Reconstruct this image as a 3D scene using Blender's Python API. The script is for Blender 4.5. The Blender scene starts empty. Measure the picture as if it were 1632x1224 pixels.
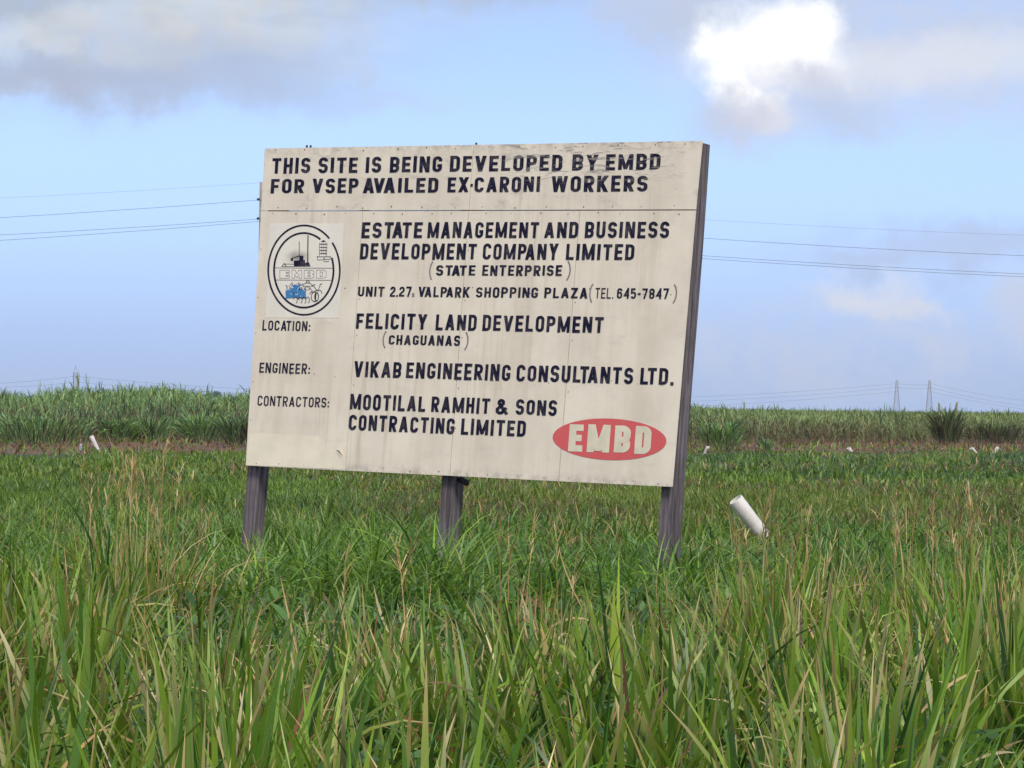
import bpy, math, random
import numpy as np
from mathutils import Vector, Matrix

random.seed(7)
RNG = np.random.default_rng(11)
C = bpy.context.scene.collection
sc = bpy.context.scene

# ------------------------------------------------------------------ camera
F = 5584.0                 # focal length in pixels of the 1632 x 1224 photograph
EYE = 1.75
PW, PH = 1632.0, 1224.0
_up = Vector((0.0095, 1.0, 38.0 / F)).normalized()          # world up seen in camera axes (right, up, forward)
_fw = Vector((0, 0, 1)); _fw = (_fw - _up * _fw.dot(_up)).normalized()
_rt = _up.cross(_fw)
def cw(v):                                                   # camera axes -> world axes
    v = Vector(v)
    return Vector((v.dot(_rt), v.dot(_fw), v.dot(_up)))
XC, YC, ZC = cw((1, 0, 0)), cw((0, 1, 0)), cw((0, 0, 1))
cd = bpy.data.cameras.new('camera')
cam = bpy.data.objects.new('camera', cd); C.objects.link(cam)
cd.sensor_width = 36.0; cd.lens = 36.0 * F / PW
cd.clip_start = 0.5; cd.clip_end = 12000
m3 = Matrix((XC, YC, -ZC)).transposed()
cam.matrix_world = Matrix.Translation((0, 0, EYE)) @ m3.to_4x4()
sc.camera = cam

def ray(px, py):
    return (XC * ((px - PW / 2) / F) + YC * (-(py - PH / 2) / F) + ZC)
def at(px, py, Y):                                           # point on a sight line, Y metres away
    r = ray(px, py)
    return Vector((0, 0, EYE)) + r * (Y / r.y)
def on_ground(px, py):
    r = ray(px, py)
    return Vector((0, 0, EYE)) + r * (-EYE / r.z)

# ------------------------------------------------------------------ view, sky and sun
sc.view_settings.view_transform = 'Standard'
sc.view_settings.look = 'None'
sc.view_settings.exposure = 0.46
sc.view_settings.gamma = 1.0
sc.view_settings.use_curve_mapping = False
SUN_EL, SUN_AZ = math.radians(52), math.radians(165)         # azimuth clockwise from +Y (view direction); behind and left of camera
wd = bpy.data.worlds.new('World'); sc.world = wd; wd.use_nodes = True

class NT:
    """small helper for building node trees"""
    def __init__(s, tree): s.t = tree; s.n = tree.nodes; s.l = tree.links
    def new(s, kind, **kw):
        n = s.n.new(kind)
        for k, v in kw.items(): setattr(n, k, v)
        return n
    def put(s, sock, v):
        if isinstance(v, bpy.types.NodeSocket): s.l.new(v, sock)
        elif v is not None:
            try: sock.default_value = v
            except Exception: sock.default_value = tuple(v) + (1,)
    def math(s, op, a, b=None, c=None, clamp=False):
        n = s.new('ShaderNodeMath', operation=op, use_clamp=clamp)
        for i, v in enumerate((a, b, c)):
            if v is not None: s.put(n.inputs[i], v)
        return n.outputs[0]
    def vmath(s, op, a, b=None, out=0):
        n = s.new('ShaderNodeVectorMath', operation=op)
        s.put(n.inputs[0], a)
        if b is not None:
            s.put(n.inputs[3] if op == 'SCALE' else n.inputs[1], b)
        return n.outputs[out]
    def length(s, a): return s.vmath('LENGTH', a, out=1)
    def rng(s, v, a, b, c=0.0, d=1.0, smooth=True):
        n = s.new('ShaderNodeMapRange', interpolation_type='SMOOTHSTEP' if smooth else 'LINEAR')
        for i, x in enumerate((v, a, b, c, d)): s.put(n.inputs[i], x)
        return n.outputs[0]
    def mix(s, f, a, b, mode='MIX'):
        n = s.new('ShaderNodeMix', data_type='RGBA', blend_type=mode)
        s.put(n.inputs[0], f); s.put(n.inputs[6], a); s.put(n.inputs[7], b)
        return n.outputs[2]
    def noise(s, vec, scale, detail=4.0, rough=0.55, dist=0.0, color=False):
        n = s.new('ShaderNodeTexNoise')
        s.put(n.inputs['Vector'], vec); n.inputs['Scale'].default_value = scale
        n.inputs['Detail'].default_value = detail; n.inputs['Roughness'].default_value = rough
        n.inputs['Distortion'].default_value = dist
        return n.outputs[1 if color else 0]
    def mapv(s, vec, scale=(1, 1, 1), loc=(0, 0, 0)):
        n = s.new('ShaderNodeMapping'); s.put(n.inputs[0], vec)
        n.inputs[1].default_value = loc; n.inputs[3].default_value = scale
        return n.outputs[0]

def build_sky():
    q = NT(wd.node_tree); q.n.clear()
    out = q.new('ShaderNodeOutputWorld'); bg = q.new('ShaderNodeBackground')
    bg.inputs[1].default_value = 0.12
    q.l.new(bg.outputs[0], out.inputs[0])
    d = q.new('ShaderNodeTexCoord').outputs['Generated']
    sky = q.new('ShaderNodeTexSky', sky_type='NISHITA', sun_disc=False)
    sky.sun_elevation = SUN_EL; sky.sun_rotation = SUN_AZ
    sky.air_density = 1.0; sky.dust_density = 0.5; sky.ozone_density = 1.5
    # the clear sky of the photo is blue right down to the horizon haze: look up a little higher in the model sky
    q.l.new(q.vmath('NORMALIZE', q.vmath('ADD', q.vmath('MULTIPLY', d, (1, 1, 1.6)), (0, 0, 0.17))), sky.inputs[0])
    sep = q.new('ShaderNodeSeparateXYZ'); q.l.new(d, sep.inputs[0])
    base = q.mix(1.0, sky.outputs[0], SKY_TINT, 'MULTIPLY')
    haze = q.rng(sep.outputs[2], 0.0, 0.085, 0.85, 0.0)
    base = q.mix(haze, base, HORIZON)
    # warped direction, so that the cloud edges are ragged
    wv = q.vmath('SUBTRACT', q.noise(d, 22.0, 6.0, 0.62, color=True), (0.5, 0.5, 0.5))
    dw = q.vmath('ADD', d, q.vmath('SCALE', wv, 0.040))
    wv2 = q.vmath('SUBTRACT', q.noise(d, 75.0, 5.0, 0.6, color=True), (0.5, 0.5, 0.5))
    dw = q.vmath('ADD', dw, q.vmath('SCALE', wv2, 0.012))
    fine = q.noise(d, 60.0, 7.0, 0.6)
    def blob(px, py, rx, ry, soft=0.45):                       # soft lens-shaped cloud seen in one direction of the sky
        c = ray(px, py).normalized()
        v = q.vmath('MULTIPLY', q.vmath('SUBTRACT', dw, tuple(c)), (F / rx, 0.0, F / ry))
        return q.rng(q.length(v), 1.0 + soft, 1.0 - soft)
    def union(items):
        a = items[0]
        for b in items[1:]: a = q.math('MAXIMUM', a, b)
        return a
    front = q.rng(sep.outputs[1], 0.3, 0.6)
    # unseen broken cloud over the rest of the sky, thickened to make skylight less blue
    rest = q.math('MULTIPLY', q.rng(q.noise(d, 3.2, 6.0, 0.6), 0.30, 0.55), q.math('SUBTRACT', 1.0, front))
    rest = q.math('MULTIPLY', rest, q.rng(sep.outputs[2], 0.0, 0.15))
    col = q.mix(q.math('MULTIPLY', rest, 0.9), base, (4.1, 4.0, 3.8, 1))
    def layer(col, mask, color, amount):
        f = q.math('MULTIPLY', q.math('MULTIPLY', mask, amount), front)
        return q.mix(f, col, color)
    tex = q.rng(fine, 0.25, 0.75, 0.55, 1.0)
    # grey deck, upper left, thinning along the top edge
    deck = union([blob(60, -30, 560, 190, .45), blob(310, -24, 260, 104, .7), blob(650, -44, 360, 58, .8), blob(-60, 110, 280, 66, .6)])
    shade = q.rng(q.math('ADD', q.noise(q.mapv(d, (1, 1, 3.5)), 14.0, 4.0), q.math('MULTIPLY', blob(90, 70, 420, 34, .95), .22)), 0.40, 0.72)
    deckc = q.mix(shade, (2.75, 3.00, 3.40, 1), (4.35, 4.35, 4.15, 1))
    col = layer(col, q.math('MULTIPLY', deck, tex), deckc, 0.95)
    col = layer(col, blob(60, 142, 360, 30, .9), (2.65, 2.95, 3.85, 1), 0.65)
    col = layer(col, blob(300, 92, 170, 42, .9), (2.7, 3.05, 3.95, 1), 0.55)
    # veil, upper right
    veil = union([blob(1500, 70, 360, 105, .75), blob(1100, 15, 110, 42, .8), blob(1620, 130, 260, 80, .8), blob(1360, -5, 300, 34, .8)])
    col = layer(col, q.math('MULTIPLY', veil, tex), (3.75, 3.95, 4.65, 1), 0.85)
    col = layer(col, blob(1460, 100, 250, 40, .9), (5.0, 5.05, 5.3, 1), 0.6)
    col = layer(col, union([blob(1170, 195, 80, 40, .9), blob(1110, 40, 130, 34, .9), blob(1330, 190, 90, 40, .9)]), (3.25, 3.6, 4.4, 1), 0.6)
    # the bright cumulus
    cum = union([blob(1240, 82, 96, 60, .6), blob(1292, 45, 52, 36, .65), blob(1170, 72, 42, 23, .65), blob(1185, 122, 44, 52, .65), blob(1212, 170, 25, 34, .85)])
    lit = q.rng(q.noise(dw, 55.0, 5.0, 0.6), .3, .62)
    col = layer(col, cum, q.mix(lit, (6.1, 6.1, 6.3, 1), (7.0, 7.0, 6.95, 1)), 0.97)
    col = layer(col, union([blob(1165, 175, 40, 32, .95), blob(1295, 130, 56, 32, .95)]), (3.7, 3.9, 4.7, 1), 0.75)
    col = layer(col, blob(1205, 190, 46, 34, .95), (4.0, 4.1, 4.75, 1), 0.7)
    # small smudges and the low bank on the right
    col = layer(col, union([blob(593, 112, 26, 22, .95), blob(630, 150, 70, 26, .95)]), (3.3, 3.7, 4.5, 1), 0.45)
    col = layer(col, union([blob(1560, 405, 220, 30, .9), blob(1400, 410, 100, 22, .95)]), (2.85, 3.3, 4.45, 1), 0.6)
    col = layer(col, union([blob(1385, 462, 66, 22, .9), blob(1440, 478, 50, 16, .95)]), (4.6, 4.6, 4.95, 1), 0.75)
    bank = union([blob(1430, 545, 330, 60, .95), blob(1180, 545, 110, 44, .95), blob(1600, 520, 120, 54, .95)])
    col = layer(col, q.math('MULTIPLY', bank, q.rng(fine, 0.35, 0.7, 0.2, 1.0)), (3.75, 3.95, 4.7, 1), 0.75)
    q.l.new(col, bg.inputs[0])
SKY_TINT = (1.68, 1.53, 1.52, 1)
HORIZON = (2.05, 2.65, 4.25, 1)
build_sky()
HAZE = 0.00006

sd = bpy.data.lights.new('sun', 'SUN'); sd.energy = 2.7; sd.angle = math.radians(16); sd.color = (1.0, 0.93, 0.80)
sun = bpy.data.objects.new('sun', sd); C.objects.link(sun)
to_sun = Vector((math.sin(SUN_AZ) * math.cos(SUN_EL), math.cos(SUN_AZ) * math.cos(SUN_EL), math.sin(SUN_EL)))
sun.rotation_euler = to_sun.to_track_quat('Z', 'Y').to_euler()
sun.location = (0, -10, 40)

# ------------------------------------------------------------------ helpers
def tag(o, label=None, cat=None, group=None, kind=None):
    for k, v in (('label', label), ('category', cat), ('group', group), ('kind', kind)):
        if v: o[k] = v
    return o
def link(name, me, mats, parent=None):
    o = bpy.data.objects.new(name, me); C.objects.link(o)
    for m in (mats if isinstance(mats, (list, tuple)) else [mats]): me.materials.append(m)
    if parent: o.parent = parent
    return o
def empty(name, loc=(0, 0, 0)):
    o = bpy.data.objects.new(name, None); C.objects.link(o); o.location = loc; o.empty_display_size = 0.2
    return o
class MB:
    """collects vertices and faces for ONE mesh object"""
    def __init__(s): s.v = []; s.f = []; s.m = []
    def add(s, vs, fs, mat=0):
        k = len(s.v); s.v += [tuple(v) for v in vs]
        for f in fs: s.f.append(tuple(i + k for i in f)); s.m.append(mat)
    def box(s, a, b, mat=0, bev=0.0, fn=None):
        x0, y0, z0 = a; x1, y1, z1 = b
        c = [(x0,y0,z0),(x1,y0,z0),(x1,y1,z0),(x0,y1,z0),(x0,y0,z1),(x1,y0,z1),(x1,y1,z1),(x0,y1,z1)]
        if fn: c = [fn(p) for p in c]
        s.add(c, [(0,3,2,1),(4,5,6,7),(0,1,5,4),(1,2,6,5),(2,3,7,6),(3,0,4,7)], mat)
    def tube(s, pts, r, n=8, mat=0, cap=True):
        pts = [Vector(p) for p in pts]
        rs = r if isinstance(r, (list, tuple)) else [r] * len(pts)
        k = len(s.v); ref = None
        for i, p in enumerate(pts):
            t = (pts[min(i+1, len(pts)-1)] - pts[max(i-1, 0)]).normalized()
            if ref is None: ref = t.orthogonal().normalized()
            u = (ref - t * ref.dot(t)).normalized(); ref = u; w = t.cross(u)
            for j in range(n):
                a = 2*math.pi*j/n
                s.v.append(tuple(p + (u*math.cos(a) + w*math.sin(a))*rs[i]))
        for i in range(len(pts)-1):
            for j in range(n):
                a = k+i*n+j; b = k+i*n+(j+1) % n
                s.f.append((a, b, b+n, a+n)); s.m.append(mat)
        if cap:
            s.f.append(tuple(k+j for j in reversed(range(n)))); s.m.append(mat)
            e = k+(len(pts)-1)*n
            s.f.append(tuple(e+j for j in range(n))); s.m.append(mat)
    def build(s, name, mats, parent=None, smooth=False):
        me = bpy.data.meshes.new(name); me.from_pydata(s.v, [], s.f)
        me.polygons.foreach_set('material_index', s.m)
        if smooth: me.polygons.foreach_set('use_smooth', [True]*len(s.f))
        me.update()
        return link(name, me, mats, parent)

def material(name):
    m = bpy.data.materials.new(name); m.use_nodes = True
    q = NT(m.node_tree); q.n.clear()
    out = q.new('ShaderNodeOutputMaterial'); b = q.new('ShaderNodeBsdfPrincipled')
    q.l.new(b.outputs[0], out.inputs[0])
    return m, q, b, out
def objco(q): return q.new('ShaderNodeTexCoord').outputs['Object']

# ------------------------------------------------------------------ materials
def simple(name, col, rough=0.6, var=0.15, scale=8.0, metal=0.0):
    m, q, b, out = material(name)
    n = q.noise(objco(q), scale, 5.0, 0.6)
    dark = tuple(c*(1-var) for c in col[:3]) + (1,); lite = tuple(min(1, c*(1+var)) for c in col[:3]) + (1,)
    q.l.new(q.mix(q.rng(n, 0.3, 0.7), dark, lite), b.inputs['Base Color'])
    b.inputs['Roughness'].default_value = rough; b.inputs['Metallic'].default_value = metal
    return m

def wear(q, P, kind):
    """weathering masks shared by the board and the lettering painted on it (P in sign metres: x along, z up)"""
    sp = q.new('ShaderNodeSeparateXYZ'); q.l.new(P, sp.inputs[0])
    x, z = sp.outputs[0], sp.outputs[2]
    grain = q.noise(q.mapv(P, (2.2, 1, 16)), 1.6, 7.0, 0.68, 0.8)
    fine = q.noise(q.mapv(P, (6, 1, 40)), 2.0, 5.0, 0.6)
    # peeled area at the upper right of the header board
    reg = q.math('MULTIPLY', q.rng(x, 2.15, 3.3), q.rng(x, 4.86, 4.5))
    reg = q.math('MULTIPLY', reg, q.rng(z, 2.64, 2.80))
    peel = q.math('MULTIPLY', q.rng(q.math('ADD', grain, q.math('MULTIPLY', fine, 0.35)), 0.71, 0.79), reg)
    return x, z, grain, fine, peel

def make_board():
    m, q, b, out = material('weathered_cream_paint')
    P = objco(q)
    x, z, grain, fine, peel = wear(q, P, 'board')
    streak = q.noise(q.mapv(P, (9, 1, 0.5)), 1.5, 6.0, 0.62)
    cloud = q.noise(P, 1.7, 5.0, 0.6)
    speck = q.noise(P, 46.0, 3.0, 0.6)
    base = q.mix(q.rng(cloud, 0.3, 0.7), (0.66, 0.595, 0.52, 1), (0.76, 0.695, 0.61, 1))
    base = q.mix(q.math('MULTIPLY', q.math('MULTIPLY', q.rng(streak, 0.46, 0.72), q.rng(q.noise(q.mapv(P, (1, 1, .5)), 1.1), .4, .65)), 0.7), base, (0.50, 0.42, 0.34, 1))
    header = q.rng(z, 2.40, 2.47)
    stain = q.math('MULTIPLY', q.rng(q.noise(q.mapv(P, (1.4, 1, 3.0)), 2.1, 6.0, 0.68), 0.52, 0.72), q.math('ADD', 0.22, q.math('MULTIPLY', header, 0.5)))
    base = q.mix(stain, base, (0.36, 0.33, 0.30, 1))
    wide = q.noise(q.mapv(P, (3.2, 1, 0.35)), 1.3, 4.0, 0.6)
    base = q.mix(q.math('MULTIPLY', q.rng(wide, 0.45, 0.75), 0.45), base, (0.55, 0.475, 0.40, 1))
    blot = q.noise(q.mapv(P, (1, 1, 1.4)), 7.0, 5.0, 0.7)
    base = q.mix(q.math('MULTIPLY', q.rng(blot, 0.60, 0.78), 0.35), base, (0.40, 0.36, 0.33, 1))
    base = q.mix(q.math('MULTIPLY', q.rng(speck, 0.66, 0.74), 0.35), base, (0.3, 0.27, 0.24, 1))
    rim = q.math('MAXIMUM', q.rng(z, 2.93, 3.07), q.rng(z, .10, .0))
    base = q.mix(q.math('MULTIPLY', q.math('MULTIPLY', rim, q.rng(q.noise(P, 9.0, 6.0, .7), .42, .62)), 0.55), base, (0.30, 0.27, 0.25, 1))
    base = q.mix(q.math('MULTIPLY', peel, 0.75), base, (0.20, 0.185, 0.19, 1))
    q.l.new(base, b.inputs['Base Color'])
    b.inputs['Roughness'].default_value = 0.62
    bp = q.new('ShaderNodeBump'); bp.inputs['Strength'].default_value = 0.25; bp.inputs['Distance'].default_value = 0.004
    q.l.new(grain, bp.inputs['Height']); q.l.new(bp.outputs[0], b.inputs['Normal'])
    return m
def make_paint(name, col, fade):
    m, q, b, out = material(name)
    P = objco(q)
    x, z, grain, fine, peel = wear(q, P, 'paint')
    n = q.math('ADD', q.math('MULTIPLY', q.noise(P, 9.0, 6.0, 0.65), .6), q.math('MULTIPLY', q.noise(q.mapv(P, (60, 1, 6)), 1.0, 4.0, .6), .4))
    c = q.mix(q.math('MULTIPLY', q.rng(n, 0.45, 0.68), fade), col, (0.32, 0.29, 0.27, 1))
    c = q.mix(q.math('MULTIPLY', peel, 0.85), c, (0.24, 0.22, 0.22, 1))
    q.l.new(c, b.inputs['Base Color']); b.inputs['Roughness'].default_value = 0.7; b.inputs['Specular IOR Level'].default_value = 0.2
    return m
def make_timber():
    m, q, b, out = material('grey_timber')
    P = objco(q)
    g = q.noise(q.mapv(P, (22, 22, 1.1)), 1.5, 7.0, 0.65, 0.4)
    n = q.noise(P, 2.5, 4.0, 0.6)
    c = q.mix(q.rng(g, 0.32, 0.68), (0.046, 0.040, 0.050, 1), (0.20, 0.172, 0.205, 1))
    c = q.mix(q.math('MULTIPLY', q.rng(n, 0.4, 0.7), 0.5), c, (0.068, 0.055, 0.058, 1))
    q.l.new(c, b.inputs['Base Color']); b.inputs['Roughness'].default_value = 0.85
    bp = q.new('ShaderNodeBump'); bp.inputs['Strength'].default_value = 0.5; bp.inputs['Distance'].default_value = 0.006
    q.l.new(g, bp.inputs['Height']); q.l.new(bp.outputs[0], b.inputs['Normal'])
    return m
def make_leaf(name, rough=0.42, trans=0.38):
    m = bpy.data.materials.new(name); m.use_nodes = True
    q = NT(m.node_tree); q.n.clear()
    out = q.new('ShaderNodeOutputMaterial')
    a = q.new('ShaderNodeAttribute', attribute_name='Col')
    b = q.new('ShaderNodeBsdfPrincipled'); b.inputs['Roughness'].default_value = rough
    b.inputs['Specular IOR Level'].default_value = 0.45
    q.l.new(a.outputs[0], b.inputs['Base Color'])
    t = q.new('ShaderNodeBsdfTranslucent')
    q.l.new(q.mix(1.0, a.outputs[0], (1.15, 1.2, 0.7, 1), 'MULTIPLY'), t.inputs[0])
    mx = q.new('ShaderNodeMixShader'); mx.inputs[0].default_value = trans
    q.l.new(b.outputs[0], mx.inputs[1]); q.l.new(t.outputs[0], mx.inputs[2])
    q.l.new(mx.outputs[0], out.inputs[0])
    return m

M_BOARD = make_board()
M_NAVY = make_paint('navy_lettering_paint', (0.005, 0.005, 0.028, 1), 0.20)
M_THIN = make_paint('thin_grey_line_paint', (0.20, 0.18, 0.20, 1), 0.2)
M_RED = make_paint('faded_red_paint', (0.60, 0.105, 0.118, 1), 0.12)
M_BLUE = make_paint('blue_ink', (0.045, 0.20, 0.46, 1), 0.25)
M_STICK = simple('pale_sheet', (0.74, 0.70, 0.65), 0.6, 0.05, 3.0)
M_PATCH = simple('cream_paint_patch', (0.755, 0.69, 0.58), 0.6, 0.06, 4.0)
M_OVALTXT = simple('cream_letter_paint', (0.64, 0.59, 0.48), 0.6, 0.08, 9.0)
M_TIMBER = make_timber()
M_NAIL = simple('rusty_nail_head', (0.10, 0.07, 0.06), 0.7, 0.3, 60.0)
M_BLACK = simple('black_iron', (0.02, 0.02, 0.022), 0.6, 0.2, 20.0)
def make_pvc():
    m, q, b, out = material('white_plastic_pipe'); P = objco(q)
    sp_ = q.new('ShaderNodeSeparateXYZ'); q.l.new(P, sp_.inputs[0])
    n = q.noise(P, 9.0, 6.0, .65); c = q.mix(q.rng(n, .45, .75), (.62, .595, .605, 1), (.50, .47, .46, 1))
    mud = q.math('MULTIPLY', q.rng(sp_.outputs[2], .25, .75), q.rng(q.noise(q.mapv(P, (14, 14, 2.5)), 1.6, 5.0), .42, .62))
    c = q.mix(q.math('MULTIPLY', mud, .4), c, (.26, .20, .14, 1))
    q.l.new(c, b.inputs['Base Color']); b.inputs['Roughness'].default_value = .5
    return m
M_PVC = make_pvc()
M_PVCDULL = simple('dull_blue_grey_pipe', (0.30, 0.36, 0.45), 0.5, 0.15, 6.0)
M_PVCIN = simple('pipe_inner_wall', (0.45, 0.44, 0.43), 0.7, 0.1, 6.0)
M_WIRE = simple('overhead_wire', (0.10, 0.105, 0.12), 0.6, 0.1, 1.0)
M_STEEL = simple('pylon_steel', (0.22, 0.20, 0.24), 0.6, 0.1, 0.3)
M_POLE = simple('pole_wood', (0.24, 0.23, 0.24), 0.9, 0.2, 3.0)
M_LEAF = make_leaf('grass_blade')
M_CANE = make_leaf('cane_leaf', 0.6, 0.3)

# ------------------------------------------------------------------ the sign: pose recovered from its plywood modules
SO = Vector((0, 0, EYE)) + cw((-2.57129, -0.77719, 33.42344))
SX = cw((0.81927083, -0.02582989, -0.57282469)); SY = cw((0.07276279, 0.99559229, 0.0591741)); SB = cw((0.56877138, -0.09015994, 0.81753917))
SM = Matrix((SX, SB, SY)).transposed()                       # local x along the board, y to its back, z up the board
def sp(px, py):                                              # photo pixel -> (x, z) on the board, in metres
    r = ray(px, py); o = Vector((0, 0, EYE))
    p = o + r * ((SO - o).dot(SB) / r.dot(SB)) - SO
    return (p.dot(SX), p.dot(SY))

sign = empty('information_sign', SO)
sign.matrix_world = Matrix.Translation(SO) @ SM.to_4x4()
tag(sign, 'large weathered cream plywood site notice with navy lettering standing on three grey timber posts', 'notice board')

TL, TR, BL, BR = sp(421.6, 236), sp(1119.6, 223.7), sp(391, 742.6), sp(1071.3, 776.5)
ML, MR = sp(415.9, 336.3), sp(1108.9, 334.8)
def lerp2(a, b, t): return (a[0]+(b[0]-a[0])*t, a[1]+(b[1]-a[1])*t)
BT = 0.014
def sheet(name, c00, c10, c11, c01, gap=0.0034, label=None, nails=(), dy=0.0):
    """one plywood sheet; corners bottom-left, bottom-right, top-right, top-left"""
    cs = [c00, c10, c11, c01]
    cx = sum(c[0] for c in cs)/4; cz = sum(c[1] for c in cs)/4
    cs = [(c[0] + (gap if c[0] < cx else -gap), c[1] + (gap if c[1] < cz else -gap)) for c in cs]
    mb = MB(); NX, NZ = 12, 14
    wob = [RNG.uniform(0, 6.28) for _ in range(4)]
    for side, off in ((0, 0.0), (1, BT)):
        for j in range(NZ+1):
            for i in range(NX+1):
                a = lerp2(cs[0], cs[1], i/NX); b = lerp2(cs[3], cs[2], i/NX); p = lerp2(a, b, j/NZ)
                w = 0.0008*math.sin(2.1*p[0]+wob[0])*math.sin(1.7*p[1]+wob[1])
                mb.v.append((p[0], off + dy + w, p[1]))
    n = (NX+1)*(NZ+1)
    for j in range(NZ):
        for i in range(NX):
            a = j*(NX+1)+i
            mb.f.append((a, a+1, a+NX+2, a+NX+1)); mb.m.append(0)
            mb.f.append((n+a, n+a+NX+1, n+a+NX+2, n+a+1)); mb.m.append(0)
    rim = [i for i in range(NX+1)] + [j*(NX+1)+NX for j in range(1, NZ+1)] + [NZ*(NX+1)+i for i in range(NX-1, -1, -1)] + [j*(NX+1) for j in range(NZ-1, 0, -1)]
    for a, b in zip(rim, rim[1:]+rim[:1]):
        mb.f.append((b, a, n+a, n+b)); mb.m.append(0)
    for (x, z, r) in nails:
        k = len(mb.v)
        for j in range(7):
            an = 2*math.pi*j/7
            mb.v.append((x+math.cos(an)*r, -0.0022+dy, z+math.sin(an)*r*1.15))
        mb.f.append(tuple(range(k, k+7))); mb.m.append(1)
    o = mb.build(name, [M_BOARD, M_NAIL], sign, smooth=False)
    if label: o['label'] = label
    return o
def nails_along(p, q_, n, jit=0.012, r=0.006):
    out = []
    for i in range(n):
        a = lerp2(p, q_, (i+0.5)/n)
        out.append((a[0]+random.uniform(-.05, .05), a[1]+random.uniform(-jit, jit), random.uniform(r*.6, r*1.25)))
    return out
for k in range(4):
    b0, b1 = lerp2(BL, BR, k/4), lerp2(BL, BR, (k+1)/4)
    t0, t1 = lerp2(ML, MR, k/4), lerp2(ML, MR, (k+1)/4)
    nl = nails_along((b0[0], b0[1]+.035), (b1[0], b1[1]+.035), 4) + nails_along((t0[0], t0[1]-.03), (t1[0], t1[1]-.03), 4)
    for fz in (0.37, 0.70):
        nl += nails_along(lerp2(b0, t0, fz), lerp2(b1, t1, fz), 4, 0.03, 0.0055)
    nl += [(lerp2(b0, t0, f)[0]+.03, lerp2(b0, t0, f)[1], 0.005) for f in (.18, .33, .52, .66, .85)]
    sheet('plywood_sheet', b0, b1, t1, t0, nails=nl, dy=random.uniform(-.0004, .0004))
for k in range(2):
    b0, b1 = lerp2(ML, MR, k/2), lerp2(ML, MR, (k+1)/2)
    t0, t1 = lerp2(TL, TR, k/2), lerp2(TL, TR, (k+1)/2)
    b0 = (b0[0], b0[1]+.003); b1 = (b1[0], b1[1]+.003)
    nl = nails_along((b0[0], b0[1]+.03), (b1[0], b1[1]+.03), 7) + nails_along((t0[0], t0[1]-.03), (t1[0], t1[1]-.03), 7)
    sheet('header_sheet', b0, b1, t1, t0, nails=nl, dy=-.0004, label='header board with peeling paint at its right end' if k else None)

# timber rails behind the sheets and the three double posts
W = BR[0]
RAIL0, RAIL1 = 0.024, 0.066
for z in (0.06, 0.86, 1.66, 2.40, 2.98):
    mb = MB(); mb.box((0.09, RAIL0, z-.05), (W-.06, RAIL1, z+.05)); mb.build('rail', M_TIMBER, sign)
for k in range(1, 4):                                   # upright battens that close the joints between the sheets
    a, b = lerp2(BL, BR, k/4), lerp2(ML, MR, k/4); mb = MB()
    mb.add([(a[0]-.05, .0165, .02), (a[0]+.05, .0165, .02), (b[0]+.05, .0165, b[1]+.03), (b[0]-.05, .0165, b[1]+.03),
            (a[0]-.05, .0225, .02), (a[0]+.05, .0225, .02), (b[0]+.05, .0225, b[1]+.03), (b[0]-.05, .0225, b[1]+.03)],
           [(0, 1, 2, 3), (4, 7, 6, 5), (0, 4, 5, 1), (1, 5, 6, 2), (2, 6, 7, 3), (3, 7, 4, 0)])
    mb.build('batten', M_TIMBER, sign)
def post(x0, top, label=None):
    mb = MB()
    w = 0.135; bot = -1.45
    def wig(p): return (p[0] + 0.010*math.sin(p[2]*1.3+x0), p[1], p[2])
    def plank(a0, a1, y0, y1, tp):
        n = 9
        for i in range(n):
            z0 = bot+(tp-bot)*i/n; z1 = bot+(tp-bot)*(i+1)/n
            lo = [wig((x, y, z0)) for x, y in ((a0, y0), (a1, y0), (a1, y1), (a0, y1))]
            hi = [wig((x, y, z1)) for x, y in ((a0, y0), (a1, y0), (a1, y1), (a0, y1))]
            if i == 0: k0 = len(mb.v); mb.v += lo
            k = len(mb.v)-4; mb.v += hi
            for a, b in ((0, 1), (1, 2), (2, 3), (3, 0)):
                mb.f.append((k+a, k+b, k+4+b, k+4+a)); mb.m.append(0)
        k = len(mb.v)-4; mb.f.append((k, k+1, k+2, k+3)); mb.m.append(0)
    plank(x0, x0+w, 0.068, 0.112, top)               # front plank
    plank(x0+.02, x0+w-.022, 0.112, 0.128, top-.004) # recessed packing strip between the two
    plank(x0+.004, x0+w+.002, 0.128, 0.225, top-.002)
    o = mb.build('post', M_TIMBER, sign)
    if label: o['label'] = label
    return o
post(0.012, 2.50)
pm = post(W/2-0.122, 2.6)
post(W-0.142, TR[1]-0.004)
mb = MB(); mb.tube([(W/2+.008, .135, -.02), (W/2+.07, .15, -.035), (W/2+.105, .16, -.05), (W/2+.11, .16, -.075)], [.018, .028, .034, .012], 8)
mb.build('bolt', M_BLACK, pm, True)
for px in (487, 493, 757):                              # bolt ends poking above the top edge
    x, z = sp(px, 233 if px < 600 else 229)
    mb = MB(); mb.tube([(x, .02, z-.03), (x, .02, z+.012)], .010, 6); mb.build('bolt', M_BLACK, sign)

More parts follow.
